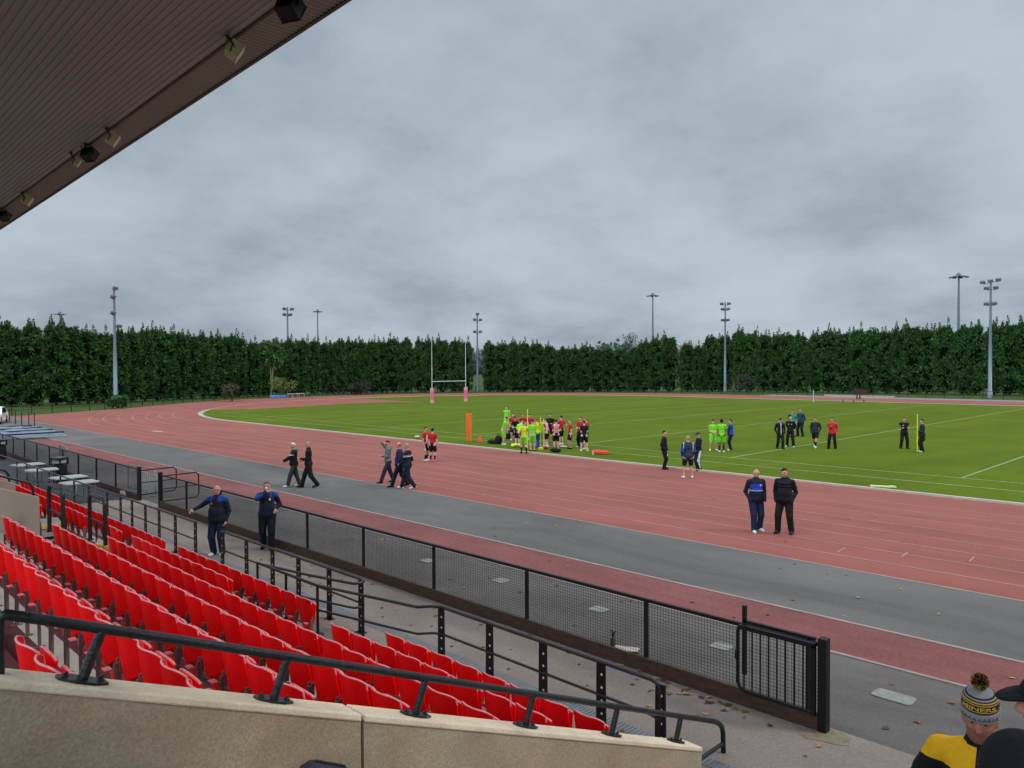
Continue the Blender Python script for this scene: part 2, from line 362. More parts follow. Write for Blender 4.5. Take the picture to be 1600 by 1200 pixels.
# near gangway stairs to the right of the wall
for k in range(31):
    yf = 7.5-.277*k; z = .105*(k+1)
    ms.box(W(1.54, yf-.1385, z/2), (6.15, .277, z))
for zq, pq in ((1.06, ((65, 823), (98, 819), (90, 808), (62, 811))), (.76, ((150, 850), (176, 857), (172, 846), (152, 843)))):
    q4 = [Vector(W(*G(u, v, zq))) for u, v in pq]
    MB().add([p+Vector((0, 0, dz)) for dz in (-.25, 0) for p in q4], [(4, 5, 6, 7), (0, 1, 5, 4), (1, 2, 6, 5), (2, 3, 7, 6), (3, 0, 4, 7)]).build('gangway_step', M_step, gs)
    mn.bar(q4[0]+Vector((0, 0, -.02)), q4[1]+Vector((0, 0, -.02)), .07, .07)
mt.build('terrace_tread', M_tread, gs); mr_.build('terrace_riser', M_riser, gs); ms.build('gangway_step', M_step, gs); mn.build('step_nosing', M_yel, gs)
# roof: ribbed soffit running along the stand, ribbed eave strip across it, fascia
def ribbed(x0, x1, y0, y1, z0, z1, along, pitch, dep):
    mb = MB()
    if along:       # ribs run along x
        n = int((y1-y0)/pitch); prof = []
        for i in range(n):
            y = y0+i*pitch
            for f, h in ((0, 0), (.5, 0), (.62, dep), (.88, dep)): prof.append((y+f*pitch, h))
        prof.append((y1, 0))
        zf = lambda y: z0+(z1-z0)*(y-y0)/(y1-y0)
        vs = [(x, y, zf(y)-h) for x in (x0, x1) for y, h in prof]; m = len(prof)
        mb.add(vs, [(i, i+1, m+i+1, m+i) for i in range(m-1)])
    else:
        n = int((x1-x0)/pitch); prof = []
        for i in range(n):
            x = x0+i*pitch
            for f, h in ((0, 0), (.5, 0), (.62, dep), (.88, dep)): prof.append((x+f*pitch, h))
        vs = [(x, y, (z0 if y == y0 else z1)-h) for y in (y0, y1) for x, h in prof]; m = len(prof)
        mb.add(vs, [(m+i, m+i+1, i+1, i) for i in range(m-1)])
    return mb
M_sof = mat('roof_soffit', S(174, 162, 168, .86), .55, .06, .4)
M_sof2 = mat('eave_soffit', S(164, 154, 150, .84), .55, .06, .4)
EY, EZ = 6.5, 10.12
ribbed(-62, 10, -2.2, 5.78, 9.55, EZ+.0, True, .125, .018).build('roof_soffit', M_sof, gs)
ribbed(-62, 10, 5.80, EY, EZ+.02, EZ+.02, False, .115, .02).build('eave_soffit', M_sof2, gs)
mb = MB(); mb.box((-26, 5.79, EZ-.005), (72, .05, .05)); mb.build('roof_trim', mat('dark_trim', S(70, 62, 60), .6), gs)
mb = MB(); mb.box((-26, EY-.02, EZ+.06), (72, .06, .16)); mb.build('roof_fascia', mat('fascia', S(84, 76, 72), .6), gs)
mb = MB(); mb.add([(-62, -2.2, 9.75), (-62, EY, EZ+.2), (10, EY, EZ+.2), (10, -2.2, 9.75)], [(0, 1, 2, 3)]); mb.build('roof_top', mat('roof_sheet', S(120, 120, 120), .5), gs)

zso = lambda a: -.0171*(a-16.5)       # the eave falls slightly towards the far end
for ch in COL.objects:
    if ch.parent == gs and ch.name.startswith(('roof_', 'eave_')):
        for v in ch.data.vertices: v.co.z += zso(-v.co.x)
# floodlights under the eave
M_cream = mat('cream_housing', S(206, 190, 168), .5, .08, 8)
M_glass = mat('dark_glass', S(40, 34, 34), .1, spec=.8)
fl = []
for u, v, kd, s_ in ((456, 8, 'black', .30), (365, 78, 'cream', .25), (175, 216, 'cream', .25), (141, 239, 'black', .27), (119, 252, 'cream', .17), (42, 312, 'cream', .25), (8, 336, 'black', .27)):
    d = ray(u, v); best = min(np.linspace(4.8, 6.7, 200), key=lambda y: abs(CH+d[2]*y/d[1]-(EZ+zso(d[0]*y/d[1])-.24))); fl.append((d[0]*best/d[1], best-.10, kd, s_))
flab = ['large black floodlight at the top edge, nearest under the eave', 'cream box floodlight alone on the eave, second from the top', 'cream box floodlight just above the black one', 'black floodlight hanging between two cream ones on the eave',
        'small cream floodlight turned sideways just left of the black one', 'cream box floodlight alone near the left end of the eave', 'black floodlight at the far left picture edge under the eave']
for (a, y, kd, s), lb in zip(fl, flab):
    e = empty('eave_floodlight', W(a, y, EZ-.02+zso(a)), math.radians({'black': 25, 'cream': -20}[kd]), lb, 'floodlight', 'floodlights under the grandstand eave')
    m = M_blackm if kd == 'black' else M_cream
    R = Matrix.Rotation(math.radians(-32), 3, 'X')
    c = Vector((0, .10, -.24))
    mb = MB(); mb.box(c, (s*1.05, s*.8, s), 0, R); mb.box(c+R @ Vector((0, s*.42, 0)), (s*1.12, .02, s*1.07), 0, R)
    for k in range(4): mb.box(c+R @ Vector((-s*.36+k*s*.24, -s*.45, 0)), (.012, s*.16, s*.7), 0, R)
    mb.build('housing', m, e, .01)
    MB().box(c+R @ Vector((0, s*.435, 0)), (s*.95, .012, s*.9), 0, R).build('lens', M_glass, e)
    mb = MB()
    for sx in (-1, 1): mb.bar((sx*s*.58, 0, -.06), (sx*s*.58, .10, -.24), .03, .008)
    mb.bar((-s*.58, 0, -.06), (s*.58, 0, -.06), .03, .008); mb.tube([(0, 0, 0), (0, 0, -.06)], .025)
    mb.build('bracket', M_blackm, e)
    MB().tube([(0, -.05, -.02), (.16, -.02, -.08), (.2, .06, -.22), (.1, .02, -.34)], .012, 6).build('cable', M_blackm, e)

# ------------------------------------------------------------------ seats
M_seat = mat('red_seat_plastic', S(250, 12, 18), .42, .10, 3, spec=.16, objrand=.16, fine=.03, fscale=12)
M_lip = mat('seat_rim_glint', S(246, 138, 140), .22, .12, 9, spec=.9)  # pale tone paints the sky's glint onto seat rims and hinges
M_post = mat('brown_steel', S(112, 88, 82), .5, .2, 9)
def seat_meshes():
    # local: x along row, +y to the field, origin on the tread at the seat back line
    hw = .208
    # backrest: curved shell, corners rounded, wings turned forward
    nx, nz = 12, 9; vs = []; back = MB()
    def shell(off):
        out = []
        for j in range(nz+1):
            t = j/nz
            for i in range(nx+1):
                s_ = -1+2*i/nx
                top = .85-.17*max(0, abs(s_)-.5)**2.2
                z = .43+.10*max(0, s_)*(1-t)+(top-.43)*t
                wdt = hw*(1-.06*(1-t)-.10*max(0, t-.8)/.2*0)
                x = s_*wdt
                y = .075*abs(s_)**2.4+.035*(1-t)**1.5-.025*t
                out.append((x, y+off, z))
        return out
    f0, f1 = shell(0), shell(.014); m = nx+1
    fs = [(j*m+i, j*m+i+1, (j+1)*m+i+1, (j+1)*m+i) for j in range(nz) for i in range(nx)]
    back.add(f0, fs, 0, True); back.add(f1, [f[::-1] for f in fs], 0, True)
    for seq in ([(0, i) for i in range(m)], [(j, m-1) for j in range(nz+1)], [(nz, m-1-i) for i in range(m)], [(nz-j, 0) for j in range(nz+1)]):
        for p, q in zip(seq[:-1], seq[1:]):
            back.add([f0[p[0]*m+p[1]], f0[q[0]*m+q[1]], f1[q[0]*m+q[1]], f1[p[0]*m+p[1]]], [(3, 2, 1, 0)])
    lip = [(f0[nz*m+i][0], f0[nz*m+i][1]+.004, f0[nz*m+i][2]+.003) for i in range(m)]
    back.tube([(lip[0][0], lip[0][1]+.012, lip[0][2]-.06)]+lip+[(lip[-1][0], lip[-1][1]+.012, lip[-1][2]-.06)], .009, 6, 1)
    # folded pan: shallow tray standing on edge in front of the back
    pan = MB(); nx, nz = 10, 8; m = nx+1
    def tray(off):
        out = []
        for j in range(nz+1):
            t = j/nz
            for i in range(nx+1):
                s_ = -1+2*i/nx
                z = .25+.485*t-(.012 if t > .5 else -.16)*(abs(s_)**(6 if t > .5 else 2))*abs(t-.5)*2
                y = .105+.05*t+.035*(1-s_*s_)*math.sin(PI*min(1, t*1.05))*-1+off
                out.append((s_*.188, y, z))
        return out
    p0, p1 = tray(0), tray(.016)
    fs = [(j*m+i, j*m+i+1, (j+1)*m+i+1, (j+1)*m+i) for j in range(nz) for i in range(nx)]
    pan.add(p0, fs, 0, True); pan.add(p1, [f[::-1] for f in fs], 0, True)
    for seq in ([(0, i) for i in range(m)], [(j, m-1) for j in range(nz+1)], [(nz, m-1-i) for i in range(m)], [(nz-j, 0) for j in range(nz+1)]):
        for p, q in zip(seq[:-1], seq[1:]):
            pan.add([p0[p[0]*m+p[1]], p0[q[0]*m+q[1]], p1[q[0]*m+q[1]], p1[p[0]*m+p[1]]], [(3, 2, 1, 0)])
    top = [(q[0], q[1]+.008, q[2]) for q in p0[nz*m:(nz+1)*m]]
    pan.tube(top, .012, 6, 1)
    br = MB()
    for sx in (-1, 1):
        br.box((sx*.240, .045, .26), (.014, .032, .52)); br.box((sx*.240, .035, .008), (.016, .12, .016))
        br.box((sx*.223, .07, .49), (.016, .03, .12))
    br.box((0, .075, .40), (.464, .02, .03))
    hg = MB(); hg.box((.155, .0, .455), (.095, .06, .008))
    return back.mesh('backrest', [M_seat, M_lip]), pan.mesh('seat_pan', [M_seat, M_lip]), br.mesh('bracket', M_post), hg.mesh('hinge', M_lip)
SM = seat_meshes()
ordn = ['front', 'second', 'third', 'fourth', 'fifth', 'sixth', 'seventh', 'eighth']
seat_spots = []
def run(n, a_hi, a_lo, blk):
    a = a_hi
    while a >= a_lo-1e-6: seat_spots.append((n, a, blk)); a -= .5
# seat left tips measured at a; centre lies .25 lower
run(1, 8.98-.25, 5.2, 0); run(1, 16.48-.25, 11.1, 1); run(1, 29.9-.25, 17.2, 2)
run(2, 9.05-.25, 5.2, 0); run(2, 16.68-.25, 12.2, 1); run(2, 18.1-.25, 17.5, 1); run(2, 29.9-.25, 19.7, 2)
run(3, 15.42-.25, 5.1, 0); run(3, 30-.25, 20.4, 2)
run(4, 15.67-.25, 5.1, 0); run(4, 30-.25, 20.4, 2)
run(5, 15.26-.25, 5.1, 0); run(6, 14.4-.25, 5.1, 0)
run(7, 6.2-.25, 5.1, 0)
blkname = {0: 'the near block', 1: 'left of the landing', 2: 'the far block'}
NSEAT = len(seat_spots)
for n, a, blk in seat_spots:
    where = {0: 'near block before stair wall', 1: 'left of the landing', 2: 'far block beyond gangway'}[blk]
    e = empty('stadium_seat', W(a+random.uniform(-.008, .008), YS(n)+random.uniform(-.008, .008), ZT(n)), random.uniform(-.03, .03), f'red folded stadium seat, {ordn[n-1]} row from the track, {where}', 'seat', f'red seats, {ordn[n-1]} row {blkname[blk]}')
    for me in SM: link(me.name, me, e)

# ------------------------------------------------------------------ concrete stair walls and handrails
M_wall = mat('concrete_wall', S(190, 160, 128, .88), .9, .14, 1.5, .32, 60, smear=.14, smscale=(1, 1.1, 2.0), fine=.17, fscale=60, col2=S(176, 162, 138, .92))
M_cope = mat('concrete_coping', S(230, 208, 178, 1.0), .85, .10, 3, .25, 60, smear=.12, smscale=(2, 2, 2), fine=.08, fscale=60)
ws = empty('stair_wall', W(4.62, .9, 0), 0, 'weathered concrete stair wall with sloping coping in the foreground', 'wall')
SL = .4067
zw = lambda y: 3.06-SL*(y-.89)
def panel(y0, y1):
    mb = MB(); c = MB(); a0, a1 = 4.63, 4.86
    def add(m, aa0, aa1, top, bot, ya, yb):
        vs = [W(a, y, f(y)) for a in (aa0, aa1) for y, f in ((ya, bot), (yb, bot), (yb, top), (ya, top))]
        m.add(vs, [(0, 1, 2, 3), (7, 6, 5, 4), (0, 4, 5, 1), (1, 5, 6, 2), (2, 6, 7, 3), (3, 7, 4, 0)])
    add(mb, a0, a1, lambda y: zw(y)-.055, lambda y: max(zw(y)-1.6, -.05), y0, y1)
    add(c, 4.615, 4.87, zw, lambda y: zw(y)-.055, y0, y1)
    for m in (mb, c): m.v = [(p[0]+4.62, p[1]-.9, p[2]) for p in m.v]
    p = mb.build('wall_panel', M_wall, ws); c.build('coping', M_cope, p, .012)
panel(-.6, 3.03); panel(3.055, 7.55)
M_rail = mat('worn_black_rail', S(14, 15, 17), .36, .4, 14, .3, 40, col2=S(30, 32, 35), spec=.5, fine=.35, fscale=45)
RA = 4.742
zr = lambda y: 3.32-.4105*(y-1.03)
hr = empty('handrail', W(RA, 1, 0), 0, 'chipped black tubular handrail on plated posts along the foreground wall', 'handrail')
off = Vector((RA, -1, 0))
Lc = lambda a, y, z: Vector(W(a, y, z))+off
rp = [Lc(RA, .876, 1.2), Lc(RA, .876, zr(.88)-.10), Lc(RA, .882, zr(.89)-.03), Lc(RA, .91, zr(.91)-.004)]+[Lc(RA, y, zr(y)) for y in np.linspace(1.05, 8.0, 30)]
rp += [Lc(RA, 8.1, zr(8.1)-.012), Lc(RA, 8.18, zr(8.18)-.05), Lc(RA, 8.21, zr(8.2)-.13), Lc(RA, 8.22, -.02)]
MB().tube(rp, .0300, 12).build('rail', M_rail, hr)
MB().tube([Lc(RA, 8.2, .12), Lc(RA-.02, 7.56, .14)], .024, 10).build('return_rail', M_rail, hr)
nrm = Vector((0, SL, 1)).normalized(); tdir = Vector((0, 1, -SL)).normalized()
for y in (1.27, 2.42, 3.6, 4.82, 6.05, 7.2):
    yb = y; zb = zw(yb)
    b = Lc(RA, yb, zb); Rm = Matrix((Vector((1, 0, 0)), tdir, nrm)).transposed()
    top = b+nrm*((zr(yb)-zb)*nrm.z)
    p = MB().tube([b+nrm*.01, top], .029, 10).build('post', M_rail, hr)
    mb = MB(); pl = [(-.075, -.05), (-.075, .05), (-.035, .135), (.035, .135), (.075, .05), (.075, -.05), (.035, -.135), (-.035, -.135)]
    mb.add([b+Rm @ Vector((x, q, h)) for h in (.002, .016) for x, q in pl], [tuple(range(8)), tuple(range(15, 7, -1))]+[(i, 8+i, 8+(i+1) % 8, (i+1) % 8) for i in range(8)])
    mb.build('base_plate', M_rail, p)
    for q in (-.098, .098):
        MB().tube([b+Rm @ Vector((0, q, .012)), b+Rm @ Vector((0, q, .026)), b+Rm @ Vector((0, q, .027)), b+Rm @ Vector((0, q, .045))], .01, 6, radii=[.019, .019, .011, .009]).build('bolt', M_blackm, p)
# far stair wall, its second panel and rail
fw_ = empty('stair_wall', W(20, 3, 0), 0, 'smooth beige concrete stair wall at the left picture edge beyond the gangway', 'wall')
mb = MB(); zf2 = lambda y: 1.75+.38*(4.55-y)
vs = [W(a, y, z)for a in (20.0, 20.25) for y, z in ((-.6, 0), (4.55, 0), (4.55, zf2(4.55)), (-.6, zf2(-.6)))]
mb.add(vs, [(0, 1, 2, 3), (7, 6, 5, 4), (0, 4, 5, 1), (1, 5, 6, 2), (2, 6, 7, 3), (3, 7, 4, 0)]); mb.v = [(p[0]+20, p[1]-3, p[2]) for p in mb.v]
mb.build('wall_panel', mat('beige_wall', S(168, 154, 138, .85), .85, .06, 2), fw_, .01)
fw2 = empty('stair_wall', W(22.6, 3, 0), 0, 'lower beige stair wall just behind the front left one', 'wall')
mb = MB(); vs = [W(a, y, z)for a in (22.6, 22.85) for y, z in ((-.6, 0), (4.62, 0), (4.62, 1.78), (-.6, 3.75))]
mb.add(vs, [(0, 1, 2, 3), (7, 6, 5, 4), (0, 4, 5, 1), (1, 5, 6, 2), (2, 6, 7, 3), (3, 7, 4, 0)]); mb.v = [(p[0]+22.6, p[1]-3, p[2]) for p in mb.v]
mb.build('wall_panel', MATS['beige_wall'], fw2, .01)
for (aw, ye, zf_, lb) in ((20.12, 4.3, lambda y: zf2(y)+.27, 'black curved handrail end on the beige left wall'), (22.72, 4.35, lambda y: 1.78+.38*(4.62-y)+.27, 'second black curved handrail end behind the left wall')):
    e = empty('handrail', W(aw, 3, 0), 0, lb, 'handrail')
    pts = [W(aw, y, zf_(y)) for y in np.linspace(-.4, ye, 14)]+[W(aw, ye+.09, zf_(ye)-.05), W(aw, ye+.15, zf_(ye)-.15), W(aw, ye+.17, zf_(ye)-.5)]
    MB().tube([(p[0]+aw, p[1]-3, p[2]) for p in pts], .03, 8).build('rail', M_rail, e)
    for y in (.6, 1.9, 3.2): MB().tube([(0, y-3, zf_(y)), (0, y-.1-3, zf_(y)-.27)], .022, 8).build('post', M_rail, e)

# hoop handrails in the gangway
for (y, z, lb) in ((5.42, ZT(3), 'black hoop guard rail in the gangway at third row, the nearer of two'), (4.6, ZT(4), 'black hoop guard rail in the gangway, the farther one with yellow step')):
    e = empty('hoop_rail', W(18.85, y, z), 0, lb, 'guard rail', 'hoop rails in the gangway')
    hw, hh, r = .54, 1.06, .15
    pts = [(-hw, 0, 0), (-hw, 0, hh-r)]+[(-hw+r-r*math.cos(q), 0, hh-r+r*math.sin(q)) for q in np.linspace(.3, PI/2, 5)]+[(hw-r+r*math.sin(q), 0, hh-r+r*math.cos(q)) for q in np.linspace(0, PI/2-.3, 5)]+[(hw, 0, hh-r), (hw, 0, 0)]
    MB().tube(pts, .045, 10).build('hoop', M_rail, e)
    MB().tube([(-hw, 0, .5), (hw, 0, .5)], .025, 8).build('mid_rail', M_rail, e)
    for sx in (-1, 1): MB().box((sx*hw, 0, .008), (.16, .12, .016)).build('base_plate', M_blackm, e)

# ------------------------------------------------------------------ barrier in front of the seats
M_stud = mat('bright_stud', S(225, 226, 226), .5)
def barrier(label, a_list, path_top, y=7.5, h=.95, extra=None):
    a0 = a_list[0]
    e = empty('crowd_barrier', W(a0, y, 0), 0, label, 'barrier', 'black barriers in front of the seats')
    o = Vector(W(a0, y, 0))
    T = lambda p: Vector(W(*p))-o
    MB().tube([T(p) for p in path_top], .025, 8).build('top_rail', M_rail, e)
    MB().tube([T((p[0], p[1], p[2]-.42)) for p in path_top], .02, 8).build('mid_rail', M_rail, e)
    for a in a_list:
        mb = MB(); c = T((a, y, 0))
        mb.add([c+Vector((x*(.078 if z == 0 else .066), q, z)) for z in (0, h-.02) for x, q in ((-1, -.012), (1, -.012), (1, .012), (-1, .012))], [(3, 2, 1, 0), (4, 5, 6, 7), (0, 1, 5, 4), (1, 2, 6, 5), (2, 3, 7, 6), (3, 0, 4, 7)])
        mb.box(c+Vector((0, 0, .01)), (.2, .12, .02))
        for k in range(5): mb.disc(c+Vector((.018, -.012, .14+k*.165)), (0, -1, 0), .017, 8, 1, .003)
        mb.build('post', [M_blackm, M_stud], e)
    return e, T
h = .95
barrier('black barrier section along the walkway from far tables to the gap by the bald man', [36.4, 34.8, 33.2, 31.6, 30.1, 28.5, 26.9, 25.1, 23.9, 22.95, 21.9, 20.9, 19.8, 18.55], [(46, 7.5, h), (18.5, 7.5, h)])
barrier('black barrier section whose rail turns back in a loop at the landing', [17.05, 15.84, 14.66, 13.6, 12.47, 11.42], [(17.1, 7.5, h), (11.4, 7.5, h), (11.27, 7.46, h), (11.22, 7.36, h), (11.27, 7.26, h), (11.4, 7.22, h), (12.4, 6.98, h), (13.6, 6.77, h)])
e, T = barrier('black barrier section by the front seats, its rail kinking back to the landing', [9.2, 8.1, 7.04, 6.04, 5.15],
    [(13.82, 6.76, h), (11.62, 6.76, h), (10.59, 6.99, h), (9.62, 7.2, h), (9.46, 7.24, h), (9.33, 7.42, h), (9.2, 7.5, h), (5.28, 7.5, h), (5.18, 7.5, h-.03), (5.15, 7.5, h-.1), (5.15, 7.5, .3)])
for a, y in ((13.82, 6.76), (11.62, 6.76), (10.59, 6.99), (12.75, 6.78)):
    MB().tube([T((a, y, .0)), T((a, y, h))], .025, 8).build('tube_post', M_rail, e)
    MB().tube([T((a, y, .10)), T((a, y, .115))], .11, 12).build('base_disc', M_blackm, e)

# ------------------------------------------------------------------ mesh fence beside the runway
FY, FH = 9.6, 1.13
M_board = mat('brown_board', S(74, 54, 44), .8, .3, 5, stretch=(1, 1, 6))
M_wire = mat('wire_mesh', S(18, 22, 28), .55, spec=.2)
def meshfence(label, a1, a0, posts, group, board=True, yoff=0):
    e = empty('mesh_fence', W(a0, FY, 0), 0, label, 'fence', group); o = Vector(W(a0, FY, 0)); T = lambda a, z, dy=0: Vector(W(a, FY+dy, z))-o
    mb = MB(); mb.bar(T(a1, FH-.025), T(a0, FH-.025), .05, .05); mb.build('top_rail', M_blackm, e)
    if board:
        mb = MB(); L_ = a1-a0; k = max(1, round(L_/2.4))
        for i in range(k): mb.bar(T(a1-i*L_/k-.004, .115, -.03), T(a1-(i+1)*L_/k+.004, .115, -.03), .045, .23)
        mb.build('kick_board', M_board, e)
    mb = MB(); q = .0019
    for i in range(int((a1-a0)/.05)):
        a = a0+.025+i*.05; mb.box(T(a, (.22+FH-.06)/2), (2*q, 2*q, FH-.28))
    for i in range(18):
        z = .24+i*.048; mb.box((T(a1, z)+T(a0, z))/2+Vector((0, .004, 0)), (a1-a0, 2*q, 2*q))
    mb.build('wire_mesh', M_wire, e)
    for a in posts: MB().box(T(a, (FH-.05)/2, 0), (.05, .05, FH-.05)).build('post', M_blackm, e)
    return e, T
e, T = meshfence('black wire mesh fence with brown kick board along the tarmac, nearest section', 26.6, 4.12, [6.85, 9.4, 12.0, 14.5, 16.95, 19.4, 21.9, 24.4], 'mesh fences beside the runway')
MB().box(T(4.12, .60), (.11, .12, 1.2)).build('end_post', M_blackm, e)
MB().box(T(4.32, .58), (.03, .10, 1.1)).build('end_post', M_blackm, e)
MB().box(T(26.6, .60), (.11, .12, 1.2)).build('end_post', M_blackm, e)
# sliding gate with vertical bars hung on the near end
g = empty('sliding_gate', W(4.3, FY-.07, 0), 0, 'black barred sliding gate leaf against the near fence end', 'gate'); o = Vector(W(4.3, FY-.07, 0)); T2 = lambda a, z, dy=0: Vector(W(a, FY-.07+dy, z))-o
pts = [T2(4.2, 1.10), T2(5.26, 1.10)]; pts2 = [T2(5.26, 1.10), T2(5.28, 1.02), T2(5.28, .34), T2(5.25, .27), T2(5.18, .235), T2(4.2, .235)]
mb = MB(); mb.bar(pts[0], pts[1], .05, .06); mb.tube(pts2, .026, 8); mb.bar(T2(4.22, .2), T2(4.22, 1.1), .05, .05); mb.build('frame', M_blackm, g)
mb = MB()
for k in range(8): mb.tube([T2(4.36+k*.118, .24), T2(4.36+k*.118, 1.08)], .011, 6)
mb.build('bars', M_blackm, g)
mb = MB(); mb.bar(T2(5.25, .4, .13), T2(5.25, 1.36, .13), .05, .05); mb.bar(T2(5.25, 1.14, .13), T2(4.25, 1.14, .13), .05, .04); mb.build('guide_post', M_blackm, g)
MB().tube([T2(5.28, .66, -.05), T2(5.28, .76, -.05), T2(5.28, .8, -.02)], .018, 8).build('latch', M_blackm, g)
e, T = meshfence('black wire mesh fence section beyond the open gateway, near the bins', 58, 28.6, [31.1, 33.4, 35.8, 38.1, 40.3, 42.5, 44.9, 47.3, 49.7, 52.1, 54.6], 'mesh fences beside the runway')
MB().box(T(28.6, .60), (.11, .12, 1.2)).build('end_post', M_blackm, e)
for a, dirn, lb in ((26.6, 1, 'open tubular gate leaf folded back beside the near fence section'), (28.6, 1, 'open tubular gate leaf standing at the far fence section')):
    e = empty('gate_leaf', W(a, FY, 0), 0, lb, 'gate', 'open gate leaves')
    Wd = 1.35; yv = Vector((-.10, 1, 0)).normalized()
    P_ = lambda s, z: yv*s+Vector((0, 0, z))
    MB().tube([P_(.06, 1.06), P_(Wd-.1, 1.06), P_(Wd, .97), P_(Wd, .3), P_(Wd-.1, .2), P_(.06, .2), P_(.06, 1.06)], .024, 8).build('frame', M_blackm, e)
    MB().tube([P_(.06, .62), P_(Wd, .62)], .018, 8).build('mid_bar', M_blackm, e)

# grey pedestrian barriers left behind the fence
M_galv = mat('galv_pipe', S(150, 154, 158), .4, .1, 9, metal=.5)
for a, y, rz, lb in ((30.0, 10.15, 8, 'galvanised pedestrian barrier leaning behind the mesh near the gateway'), (40.8, 10.3, -6, 'galvanised pedestrian barrier behind the mesh right of the far bin')):
    e = empty('pedestrian_barrier', W(a, y, 0), math.radians(rz), lb, 'barrier', 'grey pedestrian barriers')
    w2 = 1.0
    MB().tube([(-w2, 0, .08), (-w2, 0, .95), (-w2+.1, 0, 1.03), (w2-.1, 0, 1.03), (w2, 0, .95), (w2, 0, .08), (-w2, 0, .18), ], .02, 8).build('frame', M_galv, e)
    mb = MB()
    for k in range(12): mb.tube([(-w2+.15+k*.155, 0, .18), (-w2+.15+k*.155, 0, 1.03)], .009, 6)
    mb.tube([(-w2, 0, .18), (w2, 0, .18)], .015, 6); mb.build('bars', M_galv, e)
    for sx in (-1, 1): MB().bar((sx*w2*.8, -.25, .02), (sx*w2*.8, .25, .02), .05, .02).build('foot', M_galv, e)

# bins, tables
M_bin = mat('black_plastic_bin', S(15, 16, 18), .45, .15, 5)
for a, y, lb in ((47.0, 8.95, 'tall black litter bin at the far left, farther of the two'), (35.6, 8.85, 'tall black litter bin by the fence, nearer of the two')):
    e = empty('litter_bin', W(a, y, 0), math.radians(35), lb, 'bin', 'black litter bins')
    prof = [(.23, 0), (.245, .04), (.235, .06), (.235, .74)]
    def ring(r, z, n=16): return [(max(-r, min(r, 1.18*r*math.cos(2*PI*k/n))), max(-r, min(r, 1.18*r*math.sin(2*PI*k/n))), z) for k in range(n)]
    mb = MB(); rs = [ring(r, z) for r, z in prof]; vs = [p for r_ in rs for p in r_]
    mb.add(vs, [(i*16+k, i*16+(k+1) % 16, (i+1)*16+(k+1) % 16, (i+1)*16+k) for i in range(3) for k in range(16)]+[tuple(range(48, 64))]); mb.build('body', M_bin, e)
    mb = MB(); 
    for q in range(4):
        c, s2 = math.cos(q*PI/2), math.sin(q*PI/2); mb.box((.205*(c-s2), .205*(c+s2), .86), (.06, .06, .26))
    mb.box((0, 0, 1.0), (.48, .48, .05)); mb.box((0, 0, .84), (.3, .3, .18)); mb.build('hood', M_bin, e, .01)
    MB().box((0, 0, .86), (.34, .455, .10)).build('notice_panel', mat('bin_notice', S(190, 190, 186, .8), .6), e)
    MB().box((0, 0, 1.037), (.43, .43, .02)).build('lid', mat('grey_lid', S(84, 88, 90), .5), e, .008)
M_ttop = mat('white_table_top', S(206, 206, 202, .7), .5, .05, 4)
for (a, y, rz), lb in zip(((36.7, 7.95, 10), (34.4, 7.92, -6), (31.3, 8.05, 8), (29.6, 7.95, 4)), ('white topped folding table farthest left behind the barrier', 'white folding table second from the left by the barrier', 'white folding table in front of the nearer bin', 'white folding table nearest the gateway')):
    e = empty('folding_table', W(a, y, 0), math.radians(rz), lb, 'table', 'white folding tables on the walkway')
    n = 20; q = [2*PI*k/n for k in range(n)]
    rim = [(max(-.42, min(.42, .55*math.cos(t))), max(-.55, min(.55, .7*math.sin(t)))) for t in q]
    mb = MB(); mb.add([(x, yy, z) for z in (.71, .745) for x, yy in rim], [tuple(range(n-1, -1, -1)), tuple(range(n, 2*n))]+[(k, (k+1) % n, n+(k+1) % n, n+k) for k in range(n)]); mb.build('tabletop', M_ttop, e)
    for sy in (-.4, .4):
        MB().tube([(-.32, sy, .71), (-.3, sy, .02), (.3, sy, .02), (.32, sy, .71)], .015, 6).build('leg', M_galv, e)
# covered mats, posts, car at far left
mb = MB(); nx, ny = 14, 10; vs = []
for j in range(ny+1):
    for i in range(nx+1):
        a = 60+i/nx*9.5; y = 11.6+j/ny*3.9+.1*math.sin(i*1.3); edge = i in (0, nx) or j in (0, ny)
        vs.append(W(a, y, .02 if edge else .28+.06*math.sin(i*1.7+j)+random.uniform(-.03, .03)))
mb.add(vs, [(j*(nx+1)+i, j*(nx+1)+i+1, (j+1)*(nx+1)+i+1, (j+1)*(nx+1)+i) for j in range(ny) for i in range(nx)], 0, True)
for k in range(4): mb.v and mb.tube([W(60.2+k*2.9, 11.7, .3), W(60.3+k*2.9, 15.3, .3)], .06, 6, 1)
tag(mb.build('tarpaulin', [mat('silver_blue_tarp', S(132, 144, 164, .7), .4, .2, 1.2), M_blackm]), 'silver blue tarpaulin with black straps spread over the far end of the runway', 'tarpaulin')
e = empty('rail_fence', W(79.6, 15.9, 0), 0, 'row of five thin dark posts with a rail beside the white car', 'fence')
for a, y in ((79.6, 15.9), (76.4, 15.7), (74.25, 15.7), (72.1, 15.75), (71, 15.9)): MB().box(Vector(W(a, y, .6))-Vector(W(79.6, 15.9, 0)), (.06, .06, 1.2)).build('post', M_blackm, e)
MB().bar((0, 0, 1.17), (8.6, 0, 1.17), .04, .03).build('rail', M_blackm, e)
